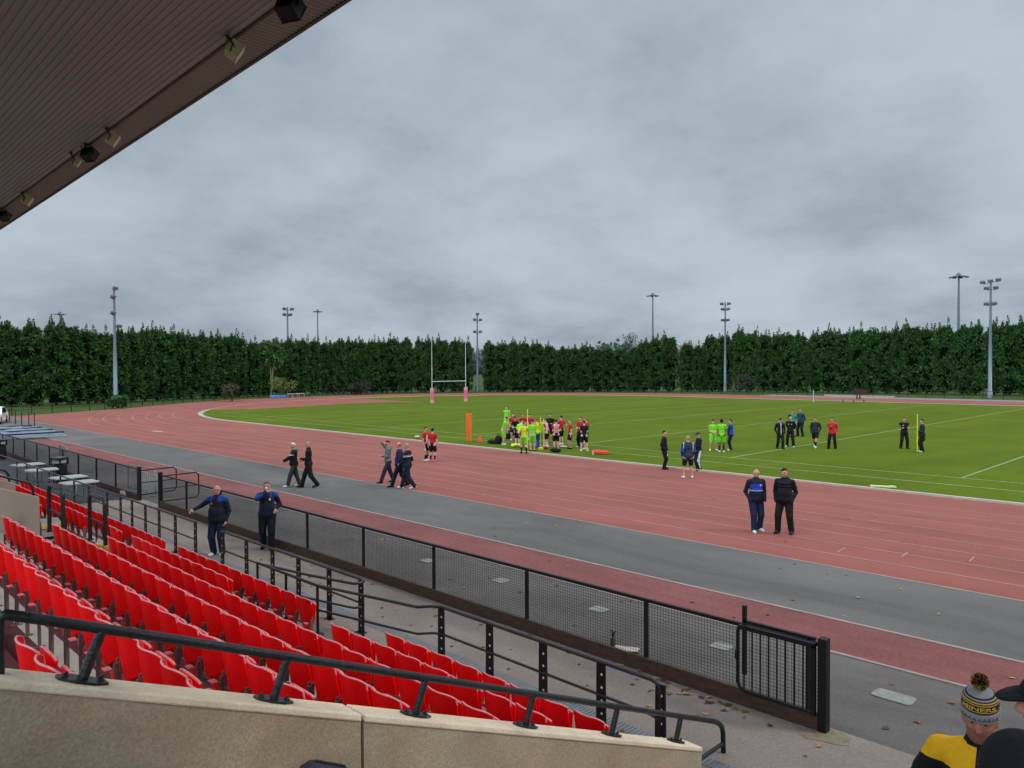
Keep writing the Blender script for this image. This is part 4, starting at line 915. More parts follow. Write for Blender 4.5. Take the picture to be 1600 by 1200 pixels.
def person(label, px=None, pos=None, phi=0, H=1.76, top='black', bot='black', shoe='black', legs='trousers', arms=('down', 'down'), feet='stand', fat=0.0, lean=0, hair='hairdark', style='short',
           yaw=0, nod=0, skin='skin', rules=(), res=.02, jacket=True, sleeve=True, sock=None, cap=None, capc='black', extra=(), z0=0.0, poles=(None, None), hood=None, group=None, finger=True, collar=None, k=.025):
    a, y = (G(*px)[:2] if px else pos[:2]); x, yy, _ = W(a, y)
    d = Vector((x, yy, 0)).normalized(); r = Vector((d.y, -d.x, 0)); ph = math.radians(phi); f = -d*math.cos(ph)-r*math.sin(ph); rz = math.atan2(f.y, f.x)-PI/2
    ca, sa = math.cos(math.radians(lean)), math.sin(math.radians(lean)); hip = .52*H
    def up(p): p = np.array(p, float); q = p.copy(); q[1] = p[1]*ca+(p[2]-hip)*sa; q[2] = hip+(p[2]-hip)*ca-p[1]*sa; return q
    Rl = np.array(Matrix.Rotation(-math.radians(lean), 3, 'X'))
    pr = []; C = lambda a_, b_, ra, rb, t: pr.append(('c', (np.array(a_, float), np.array(b_, float), ra, rb), t)); E = lambda c, r_, t, R=None: pr.append(('e', (np.array(c, float), np.array(r_, float), R), t))
    j = .010 if jacket else .002; tb = top
    E(up((0, .005*H, .735*H)), ((.092+fat*.5)*H+j, (.066+fat*.7)*H+j, .125*H), 'top', Rl); E(up((0, (.012+fat*.4)*H, .61*H)), ((.088+fat)*H+j, (.068+fat*1.25)*H+j, .12*H), 'top', Rl)
    C(up((-.088*H, 0, .790*H)), up((.088*H, 0, .790*H)), .036*H+j, .036*H+j, 'top')
    for sx in (-1, 1): C(up((sx*.02*H, -.006*H, .822*H)), up((sx*.10*H, 0, .792*H)), .030*H+j, .034*H+j, 'top'); E((0, 0, .515*H), ((.092+fat*.8)*H, (.07+fat*.8)*H, .075*H), 'bot')
    if jacket: E(up((0, .008*H, .53*H)), ((.103+fat)*H+.014, (.082+fat*1.1)*H+.014, .088*H), 'top', Rl)
    C(up((0, 0, .82*H)), up((0, .012*H, .885*H)), .036*H, .032*H, 'skin')
    if collar: C(up((0, -.004*H, .825*H)), up((0, .004*H, .855*H)), .046*H, .041*H, 'collar')
    if hood: E(up((0, -.055*H, .825*H)), (.062*H, .04*H, .04*H), 'hood', Rl)
    # head
    RH = Rl @ rotm(math.radians(yaw), math.radians(nod)); hc = up((0, .018*H, .932*H)); hp = lambda p: hc+RH @ (np.array(p, float)*H)
    E(hp((0, -.004, .004)), (.0425*H, .052*H, .058*H), 'skin', RH); E(hp((0, .012, -.030)), (.032*H, .036*H, .038*H), 'skin', RH)
    C(hp((0, .046, .004)), hp((0, .0585, -.016)), .007*H, .0095*H, 'skin')
    for sx in (-1, 1): E(hp((sx*.043, -.002, -.006)), (.007*H, .013*H, .019*H), 'skin', RH)
    # arms
    HP = []
    for sx, ar, pol in ((-1, arms[0], poles[0]), (1, arms[1], poles[1])):
        t = ARM[ar] if isinstance(ar, str) else ar; sh = up((sx*.112*H, 0, .795*H)); tgt = up((sx*t[0]*H, t[1]*H, t[2]*H)) if not isinstance(ar, tuple) or len(ar) == 3 else np.array(ar[:3])*H*np.array([sx, 1, 1])
        pole = np.array(pol if pol is not None else (sx*.5, -1, -.35), float); el, wr = ik(sh, tgt, .172*H, .150*H, pole)
        st = 'sleeve' if sleeve else 'skin'; jj = j if sleeve else -.002
        C(sh, sh+(el-sh)*.55, .036*H+j, .031*H+max(jj, 0), 'sleeve'); C(sh+(el-sh)*.55, el, .028*H+jj, .026*H+jj, st); C(el, wr, .026*H+jj, .018*H+jj*.8, st)
        hd = (wr-el)/np.linalg.norm(wr-el); tipk = wr+hd*.042*H; C(wr, tipk, .0155*H, .0165*H, 'skin' if ar != 'pocket' else 'sleeve'); HP.append((wr, hd, sx, ar))
    # legs
    fs = LEG[feet] if isinstance(feet, str) else feet; FT = []
    for sx, t in ((-1, fs[0]), (1, fs[1])):
        hj = V3(sx*(.052+fat*.3)*H, 0, .505*H); an = V3(t[0]*H, t[1]*H, .045*H+t[2]*H); kn, an = ik(hj, an, .242*H, .232*H, V3(sx*.12, 1, 0)); tr = legs == 'trousers'
        C(hj, kn, (.061+fat*.4)*H, (.051 if tr else .039)*H, 'bot' if tr else 'thigh'); C(kn, an, (.049 if tr else .035)*H, (.044 if tr else .022)*H, 'bot' if tr else 'shin')
        if not tr: C(hj, hj+(kn-hj)*.74, (.060+fat*.35)*H, .054*H, 'bot'); C(kn+(an-kn)*.25+V3(0, -.008*H, 0), kn+(an-kn)*.45+V3(0, -.008*H, 0), .036*H, .032*H, 'shin')
        toe = V3(t[0]*H+sx*.02*H, t[1]*H+.095*H, .018*H+t[2]*H*.3); heel = V3(t[0]*H, t[1]*H-.022*H, .022*H+t[2]*H*1.3)
        C(heel, toe, .026*H, .022*H, 'shoe'); C(an-V3(0, 0, .012*H), (heel+toe)/2, .026*H, .026*H, 'shoe'); FT.append((an, kn))
    for x_ in extra: x_(C, E, up, hp, H)
    V, Fc = surface(pr, res, k); cen = V[Fc].mean(1)
    D = np.stack([sdf(cen, p) for p in pr], 1); bi = D.argmin(1); tg = np.array([p[2] for p in pr], object)[bi]
    cm = dict(top=top, sleeve=top, bot=bot, skin=skin, shoe=shoe, shin=skin, thigh=skin, collar=collar, hood=hood)
    mn_ = np.array([cm.get(t, t) for t in tg], object)
    if sock: # socks on the lower shin
        for t, (an, kn) in zip((0, 1), FT):
            m = (tg == 'shin') & (sd_caps(cen, an, an+(kn-an)*.45, .05*H, .05*H) < 0); mn_[m] = sock
    hl = (cen-hc) @ RH/H
    for rf in rules:
        m, nm = rf(cen/H, tg); mn_[m] = nm
    mb = MB(); names = list(dict.fromkeys(list(mn_)+['eye', 'lip', skin])); ix = {n_: i for i, n_ in enumerate(names)}
    mb.v = [tuple(p) for p in V]; mb.f = [tuple(int(i) for i in q) for q in Fc]; mb.m = [ix[n_] for n_ in mn_]; mb.sm = [True]*len(mb.f)
    RHm = Matrix(RH.tolist()); ek = .6 if res < .01 else 1
    for sx in (-1, 1):
        mb.ell(hp((sx*.0175, .0445, .004)), (.0062*H*ek, .004*H*ek, .0045*H*ek), 6, 4, ix['eye'], R=RHm); mb.tube([hp((sx*.009, .0475, .0145)), hp((sx*.027, .0425, 0.0155))], .0022*H*ek, 5, ix['eye'])
    mb.tube([hp((-.012, .0465, -.034)), hp((0, .0495, -.0335)), hp((.012, .0465, -.034))], .0026*H, 5, ix['lip'])
    if finger:
        for wr, hd, sx, ar in HP:
            if ar in ('pocket',): continue
            sdv = np.cross(hd, V3(0, 0, 1)); 
            if np.linalg.norm(sdv) < .3: sdv = np.cross(hd, V3(1, 0, 0)*1.0)
            sdv /= np.linalg.norm(sdv); nn = np.cross(sdv, hd)
            if abs(hd[2]) > .8: sdv, nn = V3(0, 1, 0)-hd*hd[1], None; sdv /= np.linalg.norm(sdv); nn = np.cross(hd, sdv)*1.0; nn *= -np.sign(nn[0]*sx) if nn[0] else 1
            else: nn = nn*(-1 if nn[2] > 0 else 1)
            kb = wr+hd*.046*H
            for q, (o_, ln) in enumerate(((-.0145, .040), (-.005, .046), (.0048, .044), (.014, .034))):
                b0 = kb+sdv*o_*H; cu = .35 if ar in ('down', 'swingf', 'swingb') else .5
                m1 = b0+(hd*math.cos(cu)+nn*math.sin(cu))*ln*.5*H; m2 = m1+(hd*math.cos(cu*2.2)+nn*math.sin(cu*2.2))*ln*.5*H
                mb.tube([b0-hd*.008*H, b0, m1, m2], .005*H, 6, ix[skin], radii=[.0055*H, .0054*H, .0048*H, .0038*H])
            th0 = wr+hd*.016*H-sdv*.014*H; th1 = th0+(hd*.6-sdv*.7+nn*.35)*.024*H; th2 = th1+(hd*.9-sdv*.1+nn*.4)*.022*H
            mb.tube([th0, th1, th2], .006*H, 6, ix[skin], radii=[.0072*H, .0062*H, .0045*H])
    o = mb.build('person', [fabric(n_) for n_ in names]); o.location = (x, yy, z0); o.rotation_euler.z = rz
    tag(o, label, 'person', group)
    cv = Vector(hc)
    if hair:
        kp = {'short': lambda v: v.z > .13+.5*v.y if v.y > -.2 else v.z > -.05+.55*(v.y+.2)+.17, 'full': lambda v: v.z > .12+.42*v.y if v.y > -.3 else v.z > -.45, 'ring': lambda v: v.y < .15 and -.35 < v.z < .35, 'crop': lambda v: v.z > .30+.38*v.y}[style]
        th_ = .006 if style in ('crop', 'ring') else .010
        mb = MB(); mb.ell(hp((0, -.006, .006)), ((.0425+th_*.7)*H, (.052+th_*.6)*H, (.058+th_)*H), 18, 14, 0, keep=kp, R=RHm)
        hb = mb.build('hair', fabric(hair), o); s_ = hb.modifiers.new('thick', 'SOLIDIFY'); s_.thickness = .012; s_.offset = -1
    if cap:
        mb = MB(); mb.ell(hp((0, -.004, .012)), (.051*H, .061*H, (.056 if cap == 'cap' else .062)*H), 18, 14, 0, keep=lambda v: v.z > -.02, R=RHm)
        if cap == 'cap':
            n = 9; pts = [hp((.044*math.sin(t), .045+.055*math.cos(t), .018-.012*math.cos(t))) for t in np.linspace(-1.35, 1.35, n)]; inn = [hp((.046*math.sin(t), .050*math.cos(t), .020)) for t in np.linspace(-1.35, 1.35, n)]
            mb.add(pts+inn, [(i, i+1, n+i+1, n+i) for i in range(n-1)], 0, True)
        cb = mb.build('cap', fabric(capc), o); s_ = cb.modifiers.new('thick', 'SOLIDIFY'); s_.thickness = .008
    PEOPLE.append(o); return o, hp, up, RHm
# paint rules
def R_top(cond, nm): return lambda P, t: (np.isin(t, ['top']) & cond(P), nm)
def R_arm(cond, nm): return lambda P, t: (np.isin(t, ['sleeve']) & cond(P), nm)
def R_both(cond, nm): return lambda P, t: (np.isin(t, ['top', 'sleeve']) & cond(P), nm)
def R_bot(cond, nm): return lambda P, t: (np.isin(t, ['bot']) & cond(P), nm)
stripes = R_top(lambda P: np.floor((P[:, 0]+.5)/.0165) % 2 == 0, 'white')
shoulders = lambda nm: R_both(lambda P: (P[:, 2] > .775) & (np.abs(P[:, 0]) > .04), nm)
crest = lambda nm, sx=1: R_top(lambda P: (P[:, 1] > .02) & (np.abs(P[:, 0]-sx*.045) < .012) & (np.abs(P[:, 2]-.745) < .014), nm)
side = lambda nm: R_bot(lambda P: np.abs(P[:, 0]) > .104, nm)

# walkway pair
person('bald man with glasses in navy top with blue shoulders, hand on the rail end', px=(341, 867), phi=28, H=1.76, top='navy', bot='darkblue', shoe='white', arms=((.15, .05, .50), (.30, .12, .66)), fat=.028, hair='hairwhite', style='ring', skin='pinkskin', yaw=18, nod=6, feet='stand',
       rules=[shoulders('blue'), crest('gold')], res=.013, collar='navy', extra=[lambda C, E, up, hp, H: [C(hp((-.03, .048, .006)), hp((.03, .048, .006)), .0028*H, .0028*H, 'eye')]])
person('man in navy jacket with blue shoulders lifting a white cup to his mouth', px=(418, 859), phi=5, H=1.77, top='navy', bot='navy', shoe='navy', arms=((.13, .08, .60), (-.005, .155, .855)), fat=.018, hair='hairginger', style='short', skin='pinkskin', nod=4, feet='step',
       rules=[shoulders('blue'), crest('cream', -1), R_top(lambda P: (np.abs(P[:, 0]) > .075), 'darkblue')], res=.013, collar='blue', poles=(None, (1, -.2, -.6)), extra=[lambda C, E, up, hp, H: [C(hp((-.004, .078, -.045)), hp((-.004, .092, -.012)), .015*H, .019*H, 'white')]])
# track walkers
person('white haired man in black jacket with green hood, arm out, walking left', px=(460, 760), phi=80, H=1.72, top='black', bot='dgrey', shoe='white', arms=((.06, .26, .60), (.10, .20, .58)), hair='hairwhite', style='short', nod=14, fat=.012, feet=((-.05, .16, 0), (.05, -.13, 0)), hood='green', rules=[R_arm(lambda P: np.abs(P[:, 2]-.735) < .01, 'white')], res=.015)
person('grey haired man in black jacket walking left beside the green hooded man', px=(483, 762), phi=95, H=1.80, top='black', bot='black', shoe='charcoal', arms=('hold', 'belly'), hair='hairgrey', style='crop', nod=6, feet='walk2', rules=[crest('gold'), R_top(lambda P: np.abs(P[:, 2]-.465) < .006, 'cream')], res=.015, collar='black')
person('man in grey jumper and dark jeans, hand to his forehead, walking left', px=(607, 754), phi=72, H=1.72, top='grey', bot='jeans', shoe='black', arms=('hold', (.03, .10, .945)), hair='hairbrown', nod=10, feet=((-.05, .20, 0), (.05, -.14, 0)), poles=(None, (1.2, .1, .1)), res=.015, hood='grey')
person('bald man in dark navy coat, half hidden behind the striped jacket man', px=(625, 761), phi=100, H=1.76, top='darkblue', bot='navy', shoe='black', arms=('pocket', 'pocket'), hair='hairginger', style='ring', skin='pinkskin', nod=16, yaw=-10, fat=.016, feet='walk', res=.016)
person('man in navy jacket with pink and white arm stripe, walking left', px=(637, 764), phi=112, H=1.76, top='navy', bot='navy', shoe='white', arms=('holdlow', 'pocket'), hair='hairgrey', style='short', nod=14, fat=.014, feet='walk2', rules=[R_both(lambda P: np.abs(P[:, 2]-.745) < .010, 'pink'), R_both(lambda P: np.abs(P[:, 2]-.722) < .010, 'white')], res=.015)
# boys on the track
person('boy in red and white shirt facing right at the kerb', px=(665, 720), phi=-60, H=1.70, top='white', bot='black', shoe='white', legs='shorts', arms=('belly', 'down'), hair='hairbrown', jacket=False, sleeve=False, sock='black', nod=5, rules=[R_both(lambda P: (P[:, 2] > .76) | (np.abs(P[:, 0]) > .06), 'red'), side('white')], res=.018)
person('boy in plain red shirt and black shorts with his back turned', px=(676, 721), phi=-160, H=1.66, top='red', bot='black', shoe='pink', legs='shorts', arms=('down', 'down'), hair='hairdark', style='full', jacket=False, sleeve=False, sock='black', nod=8, res=.018, skin='paleskin')
# huddle
lime = dict(top='lime', bot='lime', shoe='white', legs='shorts', jacket=False, sleeve=False, res=.024, skin='paleskin')
redk = dict(top='red', bot='black', shoe='white', legs='shorts', jacket=False, sleeve=False, res=.024, skin='paleskin')
person('player in lime kit standing upright behind the huddle', px=(791.5, 672.5), phi=10, H=1.78, arms=('down', 'behind'), hair='hairbrown', **lime)
person('player in lime kit bending over the black bags at the huddle left', px=(786, 695), phi=-75, H=1.72, lean=16, arms=('knee', 'knee'), hair='hairdark', nod=20, **lime)
person('player in red shirt at the back left of the huddle', px=(802, 688), phi=10, H=1.72, arms=('down', 'hip'), hair='hairdark', **redk)
person('person in black top looking down among the lime players', px=(806.5, 694), phi=30, H=1.70, top='black', bot='black', legs='shorts', shoe='black', jacket=False, sleeve=False, arms=('hold', 'hold'), nod=25, lean=10, res=.024, hair='hairdark', skin='paleskin')
person('player in lime shirt doubled over reaching for the ground', px=(808, 698), phi=-140, H=1.72, top='lime', bot='black', shoe='white', legs='shorts', jacket=False, sleeve=False, res=.024, skin='paleskin', lean=42, arms=('knee', 'holdlow'), nod=20, hair='hairginger')
person('player in yellow bib and lime shorts stepping onto the kerb', px=(818.5, 708.5), phi=170, H=1.74, top='yellow', bot='lime', shoe='black', legs='shorts', jacket=False, sleeve=False, res=.022, skin='paleskin', arms=('hip', 'forward'), hair='hairginger', sock='black', nod=15, feet='step')
person('player in full lime kit with back turned at the huddle front', px=(832, 705), phi=180, H=1.74, arms=('belly', 'belly'), hair='hairdark', nod=20, **{**lime, 'shoe': 'black', 'res': .02})
person('player in red shirt bent forward at the back of the huddle', px=(817, 686), phi=0, H=1.70, lean=18, arms=('knee', 'knee'), hair='hairginger', **redk)
person('second red shirted player bent forward right of the yellow pole', px=(829, 687), phi=10, H=1.70, lean=14, arms=('knee', 'hold'), hair='hairdark', **redk)
person('helper in orange and yellow vest with blue trousers in the huddle', px=(839, 700), phi=160, H=1.74, top='yellow', bot='royal', shoe='black', arms=('down', 'hold'), res=.022, hair='hairginger', rules=[shoulders('orange')], sleeve=True)
person('dark haired player in lime kit crouching beside the yellow poles', px=(847, 698), phi=-150, H=1.66, arms=('holdlow', 'hold'), lean=8, hair='hairdark', nod=15, **lime)
person('man in black top behind the striped players', px=(860, 692), phi=20, H=1.80, top='black', bot='black', shoe='black', legs='shorts', arms=('hip', 'cross'), hair='hairdark', res=.024)
person('player in red and white stripes leaning left beside the huddle', px=(855, 699), phi=120, H=1.70, lean=12, arms=('belly', 'down'), hair='hairdark', nod=15, **{**redk, 'rules': [stripes], 'sock': 'white'})
person('player in bold red and white stripes with back turned, near the black bag', px=(869, 703), phi=170, H=1.72, arms=('belly', 'belly'), hair='hairdark', **{**redk, 'rules': [stripes], 'res': .02, 'shoe': 'black'})
person('player in red shirt standing right behind the striped backs', px=(877, 695), phi=140, H=1.76, arms=('down', 'hip'), hair='hairdark', **redk)
person('player in plain red shirt standing alone right of the huddle', px=(891.5, 701.5), phi=75, H=1.68, arms=('down', 'down'), hair='hairginger', **{**redk, 'shoe': 'black', 'res': .02, 'sock': None})
person('player in red behind the black shirted coach at the huddle right', px=(907, 699), phi=40, H=1.78, arms=('hold', 'down'), hair='hairbrown', **{**redk, 'bot': 'black', 'legs': 'trousers'})
person('taller player in red with fair hair right behind the coach', px=(916, 702), phi=120, H=1.80, arms=('hold', 'belly'), hair='hairginger', **redk)
person('coach in black T shirt and shorts with back turned', px=(913, 705), phi=175, H=1.70, top='black', bot='black', shoe='white', legs='shorts', jacket=False, sleeve=False, arms=('belly', 'belly'), hair='hairbrown', res=.02, skin='paleskin', feet='wide')
# touchline group
person('man in black tracksuit standing side on at the kerb, facing right', px=(1037.5, 733), phi=-80, H=1.76, top='black', bot='black', shoe='black', arms=('pocket', 'pocket'), hair='hairdark', rules=[R_arm(lambda P: np.abs(P[:, 2]-.72) < .03, 'charcoal'), R_bot(lambda P: (np.abs(P[:, 2]-.36) < .025) & (P[:, 0] < -.03), 'white')], res=.016)
person('man in navy jacket and shorts with white trainers, back to camera', px=(1075, 747), phi=168, H=1.78, top='slate', bot='navy', shoe='white', legs='shorts', arms=('pocket', 'pocket'), hair='hairgrey', style='crop', fat=.018, skin='pinkskin', res=.015, feet='wide', rules=[R_arm(lambda P: P[:, 2] < .80, 'blue'), R_both(lambda P: (np.abs(P[:, 0]) > .105) & (np.abs(P[:, 0]) < .118) & (P[:, 2] > .6), 'cream')])
person('person in navy cap and track top with white striped trousers', px=(1092, 735.5), phi=70, H=1.74, top='navy', bot='navy', shoe='charcoal', arms=('hold', 'holdlow'), hair=None, cap='cap', capc='slate', rules=[side('white'), crest('white')], res=.016, nod=10)
person('player in lime kit facing camera with dark fringe, looking at his hands', px=(1114, 704), phi=-15, H=1.72, arms=('belly', 'belly'), hair='hairdark', nod=14, **{**lime, 'res': .018, 'feet': 'wide'})
person('tall player in lime kit with black socks, back to camera', px=(1127.5, 706.5), phi=180, H=1.82, arms=('holdlow', 'holdlow'), hair='hairdark', style='full', **{**lime, 'res': .018, 'skin': 'darkskin', 'sock': 'black'})
person('man in bright blue jacket and dark trousers beside the lime players', px=(1142, 704), phi=95, H=1.74, top='royal', bot='navy', shoe='cream', arms=('cross', 'belly'), hair='hairbrown', skin='pinkskin', fat=.012, rules=[R_top(lambda P: P[:, 1] > .03, 'navy')], res=.018)
# pitch officials
person('man in black tracksuit and beanie, leftmost of the far group', px=(1219, 701.5), phi=-20, H=1.74, top='black', bot='black', shoe='black', arms=('pocket', 'pocket'), hair=None, cap='beanie', feet='step', rules=[R_top(lambda P: (P[:, 1] > .02) & (np.abs(P[:, 0]) < .012), 'white')], res=.018)
person('bald man in black kit with white trainers and chest badge', px=(1235, 698.5), phi=10, H=1.78, top='black', bot='black', shoe='white', arms=('behind', 'behind'), hair=None, feet='wide', rules=[crest('white'), crest('white', -1)], res=.018)
person('person in teal top standing behind the far group', px=(1238, 683), phi=0, H=1.76, top='teal', bot='black', shoe='black', legs='shorts', arms=('hip', 'hold'), hair='hairbrown', rules=[R_both(lambda P: P[:, 0] > .04, 'navy')], res=.02)
person('large man in dark navy coat at the back of the far group', px=(1251, 682), phi=40, H=1.84, top='slate', bot='navy', shoe='black', arms=('pocket', 'pocket'), hair='hairginger', fat=.02, res=.02, feet='wide')
person('man in black jacket and shorts walking alone towards the camera', px=(1274, 699.5), phi=15, H=1.74, top='charcoal', bot='black', shoe='white', legs='shorts', arms=('pocket', 'pocket'), hair='hairdark', sock='black', feet='walk', fat=.01, res=.018)
person('man in red jacket and black trousers on the pitch', px=(1300, 701.5), phi=5, H=1.76, top='scarlet', bot='black', shoe='black', arms=('pocket', 'chest'), hair='hairdark', skin='pinkskin', feet='wide', res=.018, hood='scarlet')
person('man in black with white sleeve patches, arms folded, on the right', px=(1412.5, 701), phi=-15, H=1.76, top='black', bot='black', shoe='black', arms=('cross', 'cross'), hair='hairbrown', feet='wide', rules=[R_arm(lambda P: (np.abs(P[:, 2]-.715) < .03) & (np.abs(P[:, 0]) > .11), 'white'), crest('white')], res=.018)
o, hp, up, RHm = person('man in long dark coat holding a yellow pole on the right', px=(1441, 706.5), phi=80, H=1.78, top='charcoal', bot='black', shoe='cream', arms=((.08, .16, .62), 'down'), hair='hairdark', fat=.008, rules=[R_arm(lambda P: (np.abs(P[:, 2]-.715) < .03) & (P[:, 0] > .1), 'white')], res=.018,
    extra=[lambda C, E, up, hp, H: [C((-.03*H, -.01*H, .40*H), (.03*H, -.01*H, .40*H), .07*H, .07*H, 'top')]])
# pair in the foreground of the track
person('balding man in navy jacket with royal blue chest panel, white trainers', px=(1181, 830), phi=-22, H=1.77, top='navy', bot='darkblue', shoe='white', arms=('pocket', 'pocket'), hair='hairwhite', style='ring', skin='pinkskin', yaw=-12, nod=22, fat=.018, feet=((-.075, -.04, 0), (.065, .09, 0)), rules=[R_top(lambda P: (P[:, 1] > .0) & (P[:, 2] > .665) & (P[:, 2] < .765), 'royal'), R_top(lambda P: (P[:, 1] > .0) & (np.abs(P[:, 2]-.662) < .004), 'cream'), crest('cream', -1)], res=.012, collar='navy')
person('dark haired man in black quilted jacket and black trousers on the track', px=(1226, 833), phi=14, H=1.82, top='black', bot='black', shoe='charcoal', arms=('pocket', 'pocket'), hair='hairdark', style='full', skin='pinkskin', yaw=38, nod=8, fat=.02, feet=((-.10, 0, 0), (.09, .05, 0)), res=.012, collar='black', hood='black',
       extra=[lambda C, E, up, hp, H: [E(up((0, .004*H, z*H)), (.118*H, .098*H, .030*H), 'top') for z in (.53, .58, .63, .68, .73, .775)]])
# ------------------------------------------------------------------ kit lying about the huddle
def small(name, mb, mats, px, label, cat, group=None, rz=0, z=.02, bevel=0):
    a, y = G(*px)[:2]; o = mb.build(name, mats, None, bevel); o.location = W(a, y, z); o.rotation_euler.z = rz; return tag(o, label, cat, group)
M_or = mat('orange_foam', S(240, 112, 36), .6, .06, 3)
for (u, v), wd, lb, ln in (((731, 690.5), .13, 'narrow orange foam post pad standing on the pitch, left of the pair', 0), ((735, 690.5), .26, 'wide orange foam post pad tapering downward, right of the pair', 3)):
    a, y = G(u, v)[:2]; e = empty('foam_post_pad', W(a, y, .015), -TH, lb, 'post pad', 'orange post pads'); e.rotation_euler.z = PI/2-math.atan2(1, 1)-PI/2
    mb = MB(); n = 12; vs = []
    for z, s_ in ((0, .55), (.04, .6), (.9, .82), (1.7, 1.0), (1.76, .96)):
        vs += [(wd*.75*s_*max(-.8, min(.8, math.cos(2*PI*k/n))), .14*s_*max(-.8, min(.8, math.sin(2*PI*k/n))), z) for k in range(n)]
    mb.add(vs, [(j*n+k, j*n+(k+1) % n, (j+1)*n+(k+1) % n, (j+1)*n+k) for j in range(4) for k in range(n)]+[tuple(range(n-1, -1, -1)), tuple(range(4*n, 5*n))]); mb.build('pad', M_or, e)
    MB().box((0, -.125, .95), (.02, .02, 1.2)).build('seam', mat('orange_dark', S(206, 84, 26), .6), e)
mb = MB(); mb.tube([(0, 0, 0), (0, 0, .03), (0, 0, .031), (0, 0, .42)], .1, 12, radii=[.19, .19, .14, .05]); small('traffic_cone', mb, mat('red_plastic', S(214, 52, 44), .5), (749.5, 690), 'red cone standing beside the orange pads', 'cone')
def bagmesh(l, w2, h2):
    mb = MB(); mb.ell((0, 0, h2*.5), (l*.55, w2*.6, h2*.55), 14, 9); mb.v = [(max(-l/2, min(l/2, x)), max(-w2/2, min(w2/2, y)), max(0, min(h2, z))) for x, y, z in mb.v]
    mb.tube([(-l*.25, 0, h2*.95), (-l*.15, 0, h2*1.25), (l*.15, 0, h2*1.25), (l*.25, 0, h2*.95)], .018, 6); return mb
small('kit_bag', bagmesh(.5, .32, .5), fabric('black'), (779, 694), 'upright black kit bag at the left end of the huddle', 'bag', 'black kit bags')
small('kit_bag', bagmesh(.6, .35, .55), fabric('black'), (793, 686), 'black kit bag in front of the upright lime player', 'bag', 'black kit bags')
small('kit_bag', bagmesh(.75, .34, .22), fabric('black'), (769, 693.5), 'low flat black bag at the kerb, leftmost of the kit', 'bag', 'black kit bags')
small('kit_bag', bagmesh(.7, .34, .22), fabric('black'), (868, 707), 'low black bag at the kerb below the striped player', 'bag', 'black kit bags')
for i, ((u, v), lb) in enumerate((((801.5, 699.5), 'yellow ball by the kerb, leftmost of the three'), ((806, 698.5), 'yellow ball by the kerb, middle one'), ((812.5, 699), 'yellow ball by the kerb, rightmost of the three'))):
    small('ball', MB().ell((0, 0, .11), (.15, .11, .11), 12, 8), mat('ball_yellow', S(214, 226, 60), .5, .15, 9), (u, v), lb, 'ball', 'yellow balls at the kerb', rz=i)
for (u, v), c, lb in (((845, 703.5), 'yellow', 'yellow marker cones stacked by the huddle front'), ((852, 702), 'red', 'red marker cones stacked beside the yellow ones')):
    mb = MB()
    for k in range(4): mb.tube([(0, 0, k*.035), (0, 0, .05+k*.035)], .1, 12, radii=[.16, .07])
    small('marker_cones', mb, fabric(c), (u, v), lb, 'cones')
mb = MB(); mb.box((0, 0, .09), (.85, .38, .16)); mb.box((-.2, 0, .18), (.4, .30, .06)); small('tackle_shield', mb, mat('red_foam', S(222, 66, 48), .6), (938, 710), 'red foam tackle shield lying flat right of the huddle', 'tackle shield', rz=.5, bevel=.04)
mb = MB(); mb.tube([(0, 0, 0), (0, 0, .16), (0, 0, .2), (0, 0, .25)], .04, 10, radii=[.042, .042, .018, .018]); small('bottle', mb, M_white, (926.5, 712), 'white bottle standing on the kerb left of the red shield', 'bottle')
mb = MB(); mb.ell((0, 0, .06), (.3, .16, .07), 12, 6); small('towel', mb, M_white, (880, 700), 'white towel dropped on the grass by the red player', 'towel')
mb = MB(); mb.ell((0, 0, .08), (.26, .15, .10), 12, 6); small('towel', mb, M_white, (652, 686), 'white bundle on the kerb left of the two boys', 'towel', z=.07)
mb = MB(); mb.box((0, 0, .03), (.9, .12, .05)); mb.box((.3, 0, .06), (.2, .14, .02)); small('kerb_board', mb, mat('pale_yellow', S(226, 222, 160), .6), (1380, 762), 'short pale yellow board lying on the kerb at right', 'board', rz=.35)
def pole(px, hgt, label, lean=(0, 0)):
    a, y = G(*px)[:2]; e = empty('slalom_pole', W(a, y, .015), 0, label, 'pole', 'yellow training poles')
    MB().tube([(0, 0, 0), (lean[0], lean[1], hgt)], .022, 8).build('shaft', mat('pole_yellow', S(226, 224, 30), .5, .05), e); MB().tube([(0, 0, 0), (0, 0, .03)], .12, 12, radii=[.13, .09]).build('base', M_blackm, e)
pole((824.5, 702), 2.25, 'yellow training pole standing tallest in the huddle', (-.12, .12)); pole((845, 699), 1.75, 'yellow training pole in the huddle, left of the leaning one'); pole((850, 700), 1.7, 'yellow training pole leaning right in the huddle', (-.2, .2)); pole((1433, 707), 2.05, 'yellow training pole held by the man in the long coat')
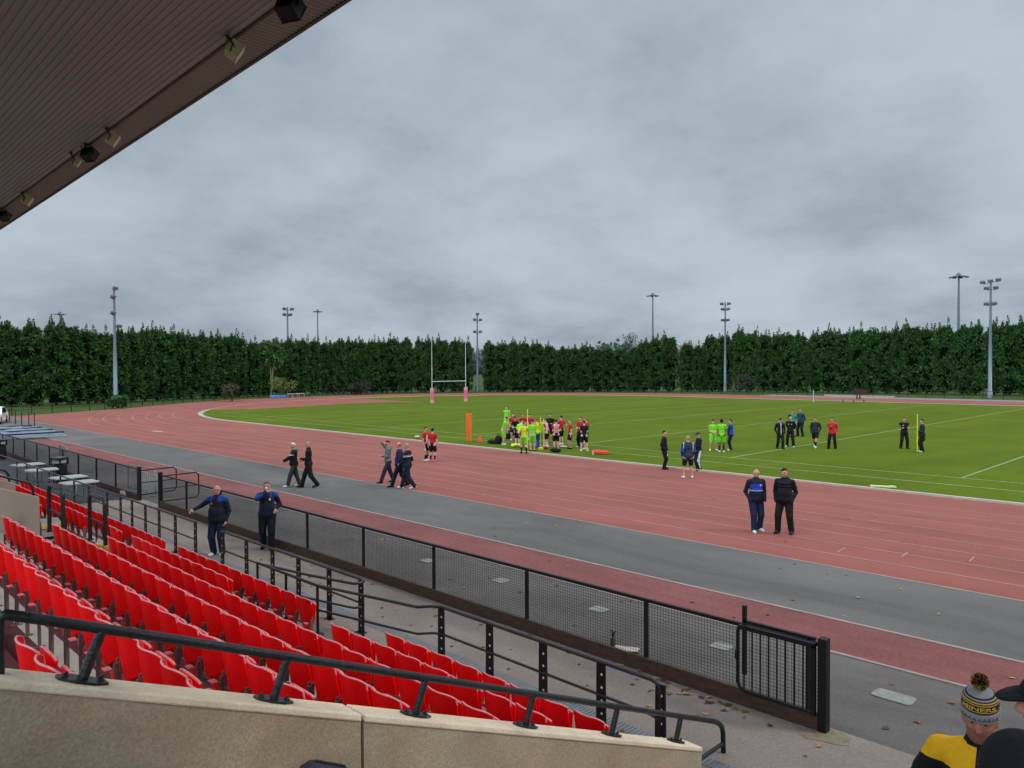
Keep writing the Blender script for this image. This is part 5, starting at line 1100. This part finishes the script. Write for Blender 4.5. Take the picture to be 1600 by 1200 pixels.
# small things on the pavement by the fence
a, y, _ = G(958, 1012); e = empty('water_bottle', W(a, y, .008), .4, 'brown bottle with black cap standing by the fence foot', 'bottle')
MB().tube([(0, 0, 0), (0, 0, .13), (0, 0, .17), (0, 0, .2)], .04, 10, radii=[.045, .045, .02, .02]).build('body', mat('brown_glass', S(96, 64, 42), .2), e); mb = MB(); mb.tube([(0, 0, .2), (0, 0, .235)], .025, 10); mb.tube([(0, 0, .235), (.05, 0, .27)], .012, 6); mb.tube([(0, 0, .235), (-.04, .02, .28)], .012, 6); mb.build('cap', M_blackm, e)
mb = MB(); mb.add([(-.2, -.09, 0), (.2, -.09, .015), (.22, .09, .01), (-.18, .1, .03), (-.2, -.09, .012), (.2, -.09, .027), (.22, .09, .022), (-.18, .1, .042)], [(3, 2, 1, 0), (4, 5, 6, 7), (0, 1, 5, 4), (1, 2, 6, 5), (2, 3, 7, 6), (3, 0, 4, 7)]); small('carton', mb, M_white, (978, 1018), 'flattened white carton lying beside the brown bottle', 'litter', rz=.6)
a, y, _ = G(182, 776); mb = MB(); mb.ell((0, 0, .08), (.34, .16, .12), 10, 7); mb.v = [(x+.03*math.sin(z*40), yy, max(0, z+.02*math.sin(x*20))) for x, yy, z in mb.v]; o = mb.build('plastic_bag', M_white); o.location = W(a, y+.3, .01); tag(o, 'crumpled white plastic bag on the walkway by the gateway', 'litter')

# ------------------------------------------------------------------ the man in the bobble hat, the capped man and the bag
def yoke(P, t): return (np.isin(t, ['top', 'sleeve']) & (P[:, 2] > .765+.05*np.abs(P[:, 0]) - .12*np.clip(np.abs(P[:, 0])-.14, 0, 1)), 'gold')
DH = 4.25; dv = ray(1533, 1118); fk = DH/(dv[0]*math.cos(TH)+dv[1]*math.sin(TH)); ha, hy, hz = dv[0]*fk, dv[1]*fk, CH+dv[2]*fk
Hm = 1.80
o, hp, up, RHm = person('man in grey, black and gold bobble hat and yellow black jacket, lower right corner', pos=(ha, hy), phi=8, H=Hm, top='black', bot='black', shoe='black', arms=('hold', (.19, .10, .56)), hair=None, skin='shadeskin', nod=9, yaw=4, fat=.012, res=.008, z0=hz-.932*Hm, collar='black', rules=[lambda P, t: ((t == 'skin') & (P[:, 2] < .908) & (P[:, 1] > .035) & (P[:, 2] > .85), 'stubble'), yoke, R_top(lambda P: (P[:, 1] > .03) & (np.abs(P[:, 0]) < .0025) & (P[:, 2] > .70), 'black'), ], k=.02,
    extra=[lambda C, E, up, hp, H: [E(hp((0, .014, -.034)), (.0335*H, .038*H, .037*H), 'skin')]])
def hatgeo():
    # lathe around head axis: (radius factor, height) bands with colours: 0 grey 1 black 2 gold
    prof = [(1.04, -.022, 0), (1.06, -.018, 0), (1.065, .008, 0), (1.04, .012, 0), (.985, .013, 1), (.985, .020, 2), (.985, .0235, 1), (.985, .0275, 1), (.965, .047, 2), (.95, .0505, 1), (.93, .0545, 2), (.90, .059, 1), (.85, .063, 0), (.79, .0675, 1), (.70, .0715, 0), (.55, .077, 0), (.35, .0825, 0), (.08, .086, 0)]
    mb = MB(); n = 30; rx, ry = .0515, .061; vs = []
    for r_, z, c in prof: vs += [hp((rx*r_*math.cos(2*PI*k/n)*(1+.006*(k % 2)), ry*r_*math.sin(2*PI*k/n)*(1+.006*(k % 2))-.004, z*.76+.031)) for k in range(n)]
    for j in range(len(prof)-1): mb.add([vs[i] for i in range(j*n, (j+2)*n)], [(k, (k+1) % n, n+(k+1) % n, n+k) for k in range(n)], prof[j][2], True)
    return mb
grey_k = mat('knit_grey', S(150, 148, 150, .8), .95, .1, 60, .4, 160); blk_k = mat('knit_black', S(26, 25, 26), .95, .1, 60, .4, 160); gold_k = mat('knit_gold', S(206, 158, 62, .9), .95, .1, 60, .4, 160)
hat = hatgeo().build('bobble_hat', [grey_k, blk_k, gold_k], o)
mb = MB(); rr = np.random.default_rng(5); pc = Vector(hp((0, -.004, .118)))
mb.ell(pc, (.026, .026, .026), 10, 8, 1)
for i in range(520):
    v = rr.normal(size=3); v /= np.linalg.norm(v); d = Vector(v); sdv = d.cross(Vector(rr.normal(size=3))).normalized()*.0035; L_ = .040+.008*rr.random(); q = pc+d*.018
    mb.add([q-sdv, q+sdv, q+d*(L_-.018)+sdv*1.4, q+d*(L_-.018)-sdv*1.4], [(0, 1, 2, 3)], 2 if rr.random() < .55 else 1)
mb.build('pompom', [grey_k, blk_k, mat('pom_gold', S(166, 124, 40, .8), .95)], hat)
def hat_text(txt, h0, ht, halfang, m, rfac, name):
    cu = bpy.data.curves.new(name, 'FONT'); cu.body = txt; cu.align_x = 'CENTER'; cu.size = 1; cu.extrude = .0; cu.offset = .03; cu.resolution_u = 3
    ob = bpy.data.objects.new(name, cu); COL.objects.link(ob); dg = bpy.context.evaluated_depsgraph_get(); me = bpy.data.meshes.new_from_object(ob.evaluated_get(dg)); bpy.data.objects.remove(ob)
    co_ = np.array([v.co[:] for v in me.vertices]); x0, x1 = co_[:, 0].min(), co_[:, 0].max(); y0, y1 = co_[:, 1].min(), co_[:, 1].max()
    for v in me.vertices:
        s_ = ((v.co.x-x0)/(x1-x0)*2-1)*halfang; t = (v.co.y-y0)/(y1-y0); r_ = rfac[0]+(rfac[1]-rfac[0])*t; an = PI/2-s_*-1-0
        an = PI/2+s_
        v.co = hp((.0515*r_*math.cos(an), .061*r_*math.sin(an)-.004, h0+ht*t+.012))
    me.materials.clear(); me.materials.append(m); return link(name, me, hat)
hat_text('MINERS', .0407, .0122, .95, gold_k, (1.04, 1.022), 'lettering')
# second, unreadable row of dark knitted marks on the cuff
mb = MB()
for k in range(9):
    for q in range(3):
        s_ = -.95+k*.235+q*.06; an = PI/2+s_; z = -.010+(q % 2)*.007
        c0 = [hp((.0515*1.078*math.cos(an+dx), .061*1.078*math.sin(an+dx)-.004, z*.76+dz*.8+.031)) for dx, dz in ((-.022, -.004), (.022, -.004), (.022, .004), (-.022, .004))]
        mb.add(c0, [(0, 1, 2, 3)])
mb.build('cuff_pattern', blk_k, hat)
DK = 3.0; dv = ray(1655, 1102); fk = DK/(dv[0]*math.cos(TH)+dv[1]*math.sin(TH)); ka, ky, kz = dv[0]*fk, dv[1]*fk, CH+dv[2]*fk
person('man in black peaked cap, mostly cut off by the right edge', pos=(ka, ky), phi=82, H=1.80, top='black', bot='black', shoe='black', arms=('hold', 'hold'), hair='hairdark', cap='cap', capc='black', skin='pinkskin', res=.012, z0=kz-.932*1.80, fat=.01, collar='black', nod=6)
DK = 2.35; dv = ray(1597, 1222); fk = DK/(dv[0]*math.cos(TH)+dv[1]*math.sin(TH)); ka, ky, kz = dv[0]*fk, dv[1]*fk, CH+dv[2]*fk
person('person with dark hood up seen from behind in the lower right corner', pos=(ka, ky), phi=160, H=1.66, top='black', bot='black', shoe='black', arms=('hold', 'hold'), hair=None, skin='pinkskin', res=.012, z0=kz-.932*1.66, fat=.02, collar='black', nod=12,
    extra=[lambda C, E, up, hp, H: [E(hp((0, -.016, .010)), (.070*H, .074*H, .080*H), 'hood'), E(hp((0, -.02, -.05)), (.075*H, .075*H, .06*H), 'hood')]], rules=[lambda P, t: (t == 'hood', 'black')])
a, y, z = 4.36, 2.46, (7.5-2.46)*.379
e = empty('backpack', W(a, y, 1.735), math.radians(75), 'dark navy padded backpack resting against the foreground wall', 'backpack')
M_bag = mat('navy_nylon', S(44, 50, 64, .8), .6, .1, 12, .3, 80)
mb = MB(); mb.ell((0, 0, .18), (.24, .15, .24), 20, 14); mb.v = [(max(-.19, min(.19, x)), max(-.11, min(.11, yy)), max(0, min(.375, zz_))) for x, yy, zz_ in mb.v]; mb.build('body', M_bag, e)
mb = MB(); mb.tube([(-.19, .0, .30), (-.1, 0, .383), (.1, 0, .383), (.19, 0, .30)], .008, 6); mb.build('piping', fabric('charcoal'), e)
MB().box((0, -.125, .14), (.26, .05, .2)).build('pocket', M_bag, e, .02); e.rotation_euler.x = math.radians(-6); e.rotation_euler.y = math.radians(24)
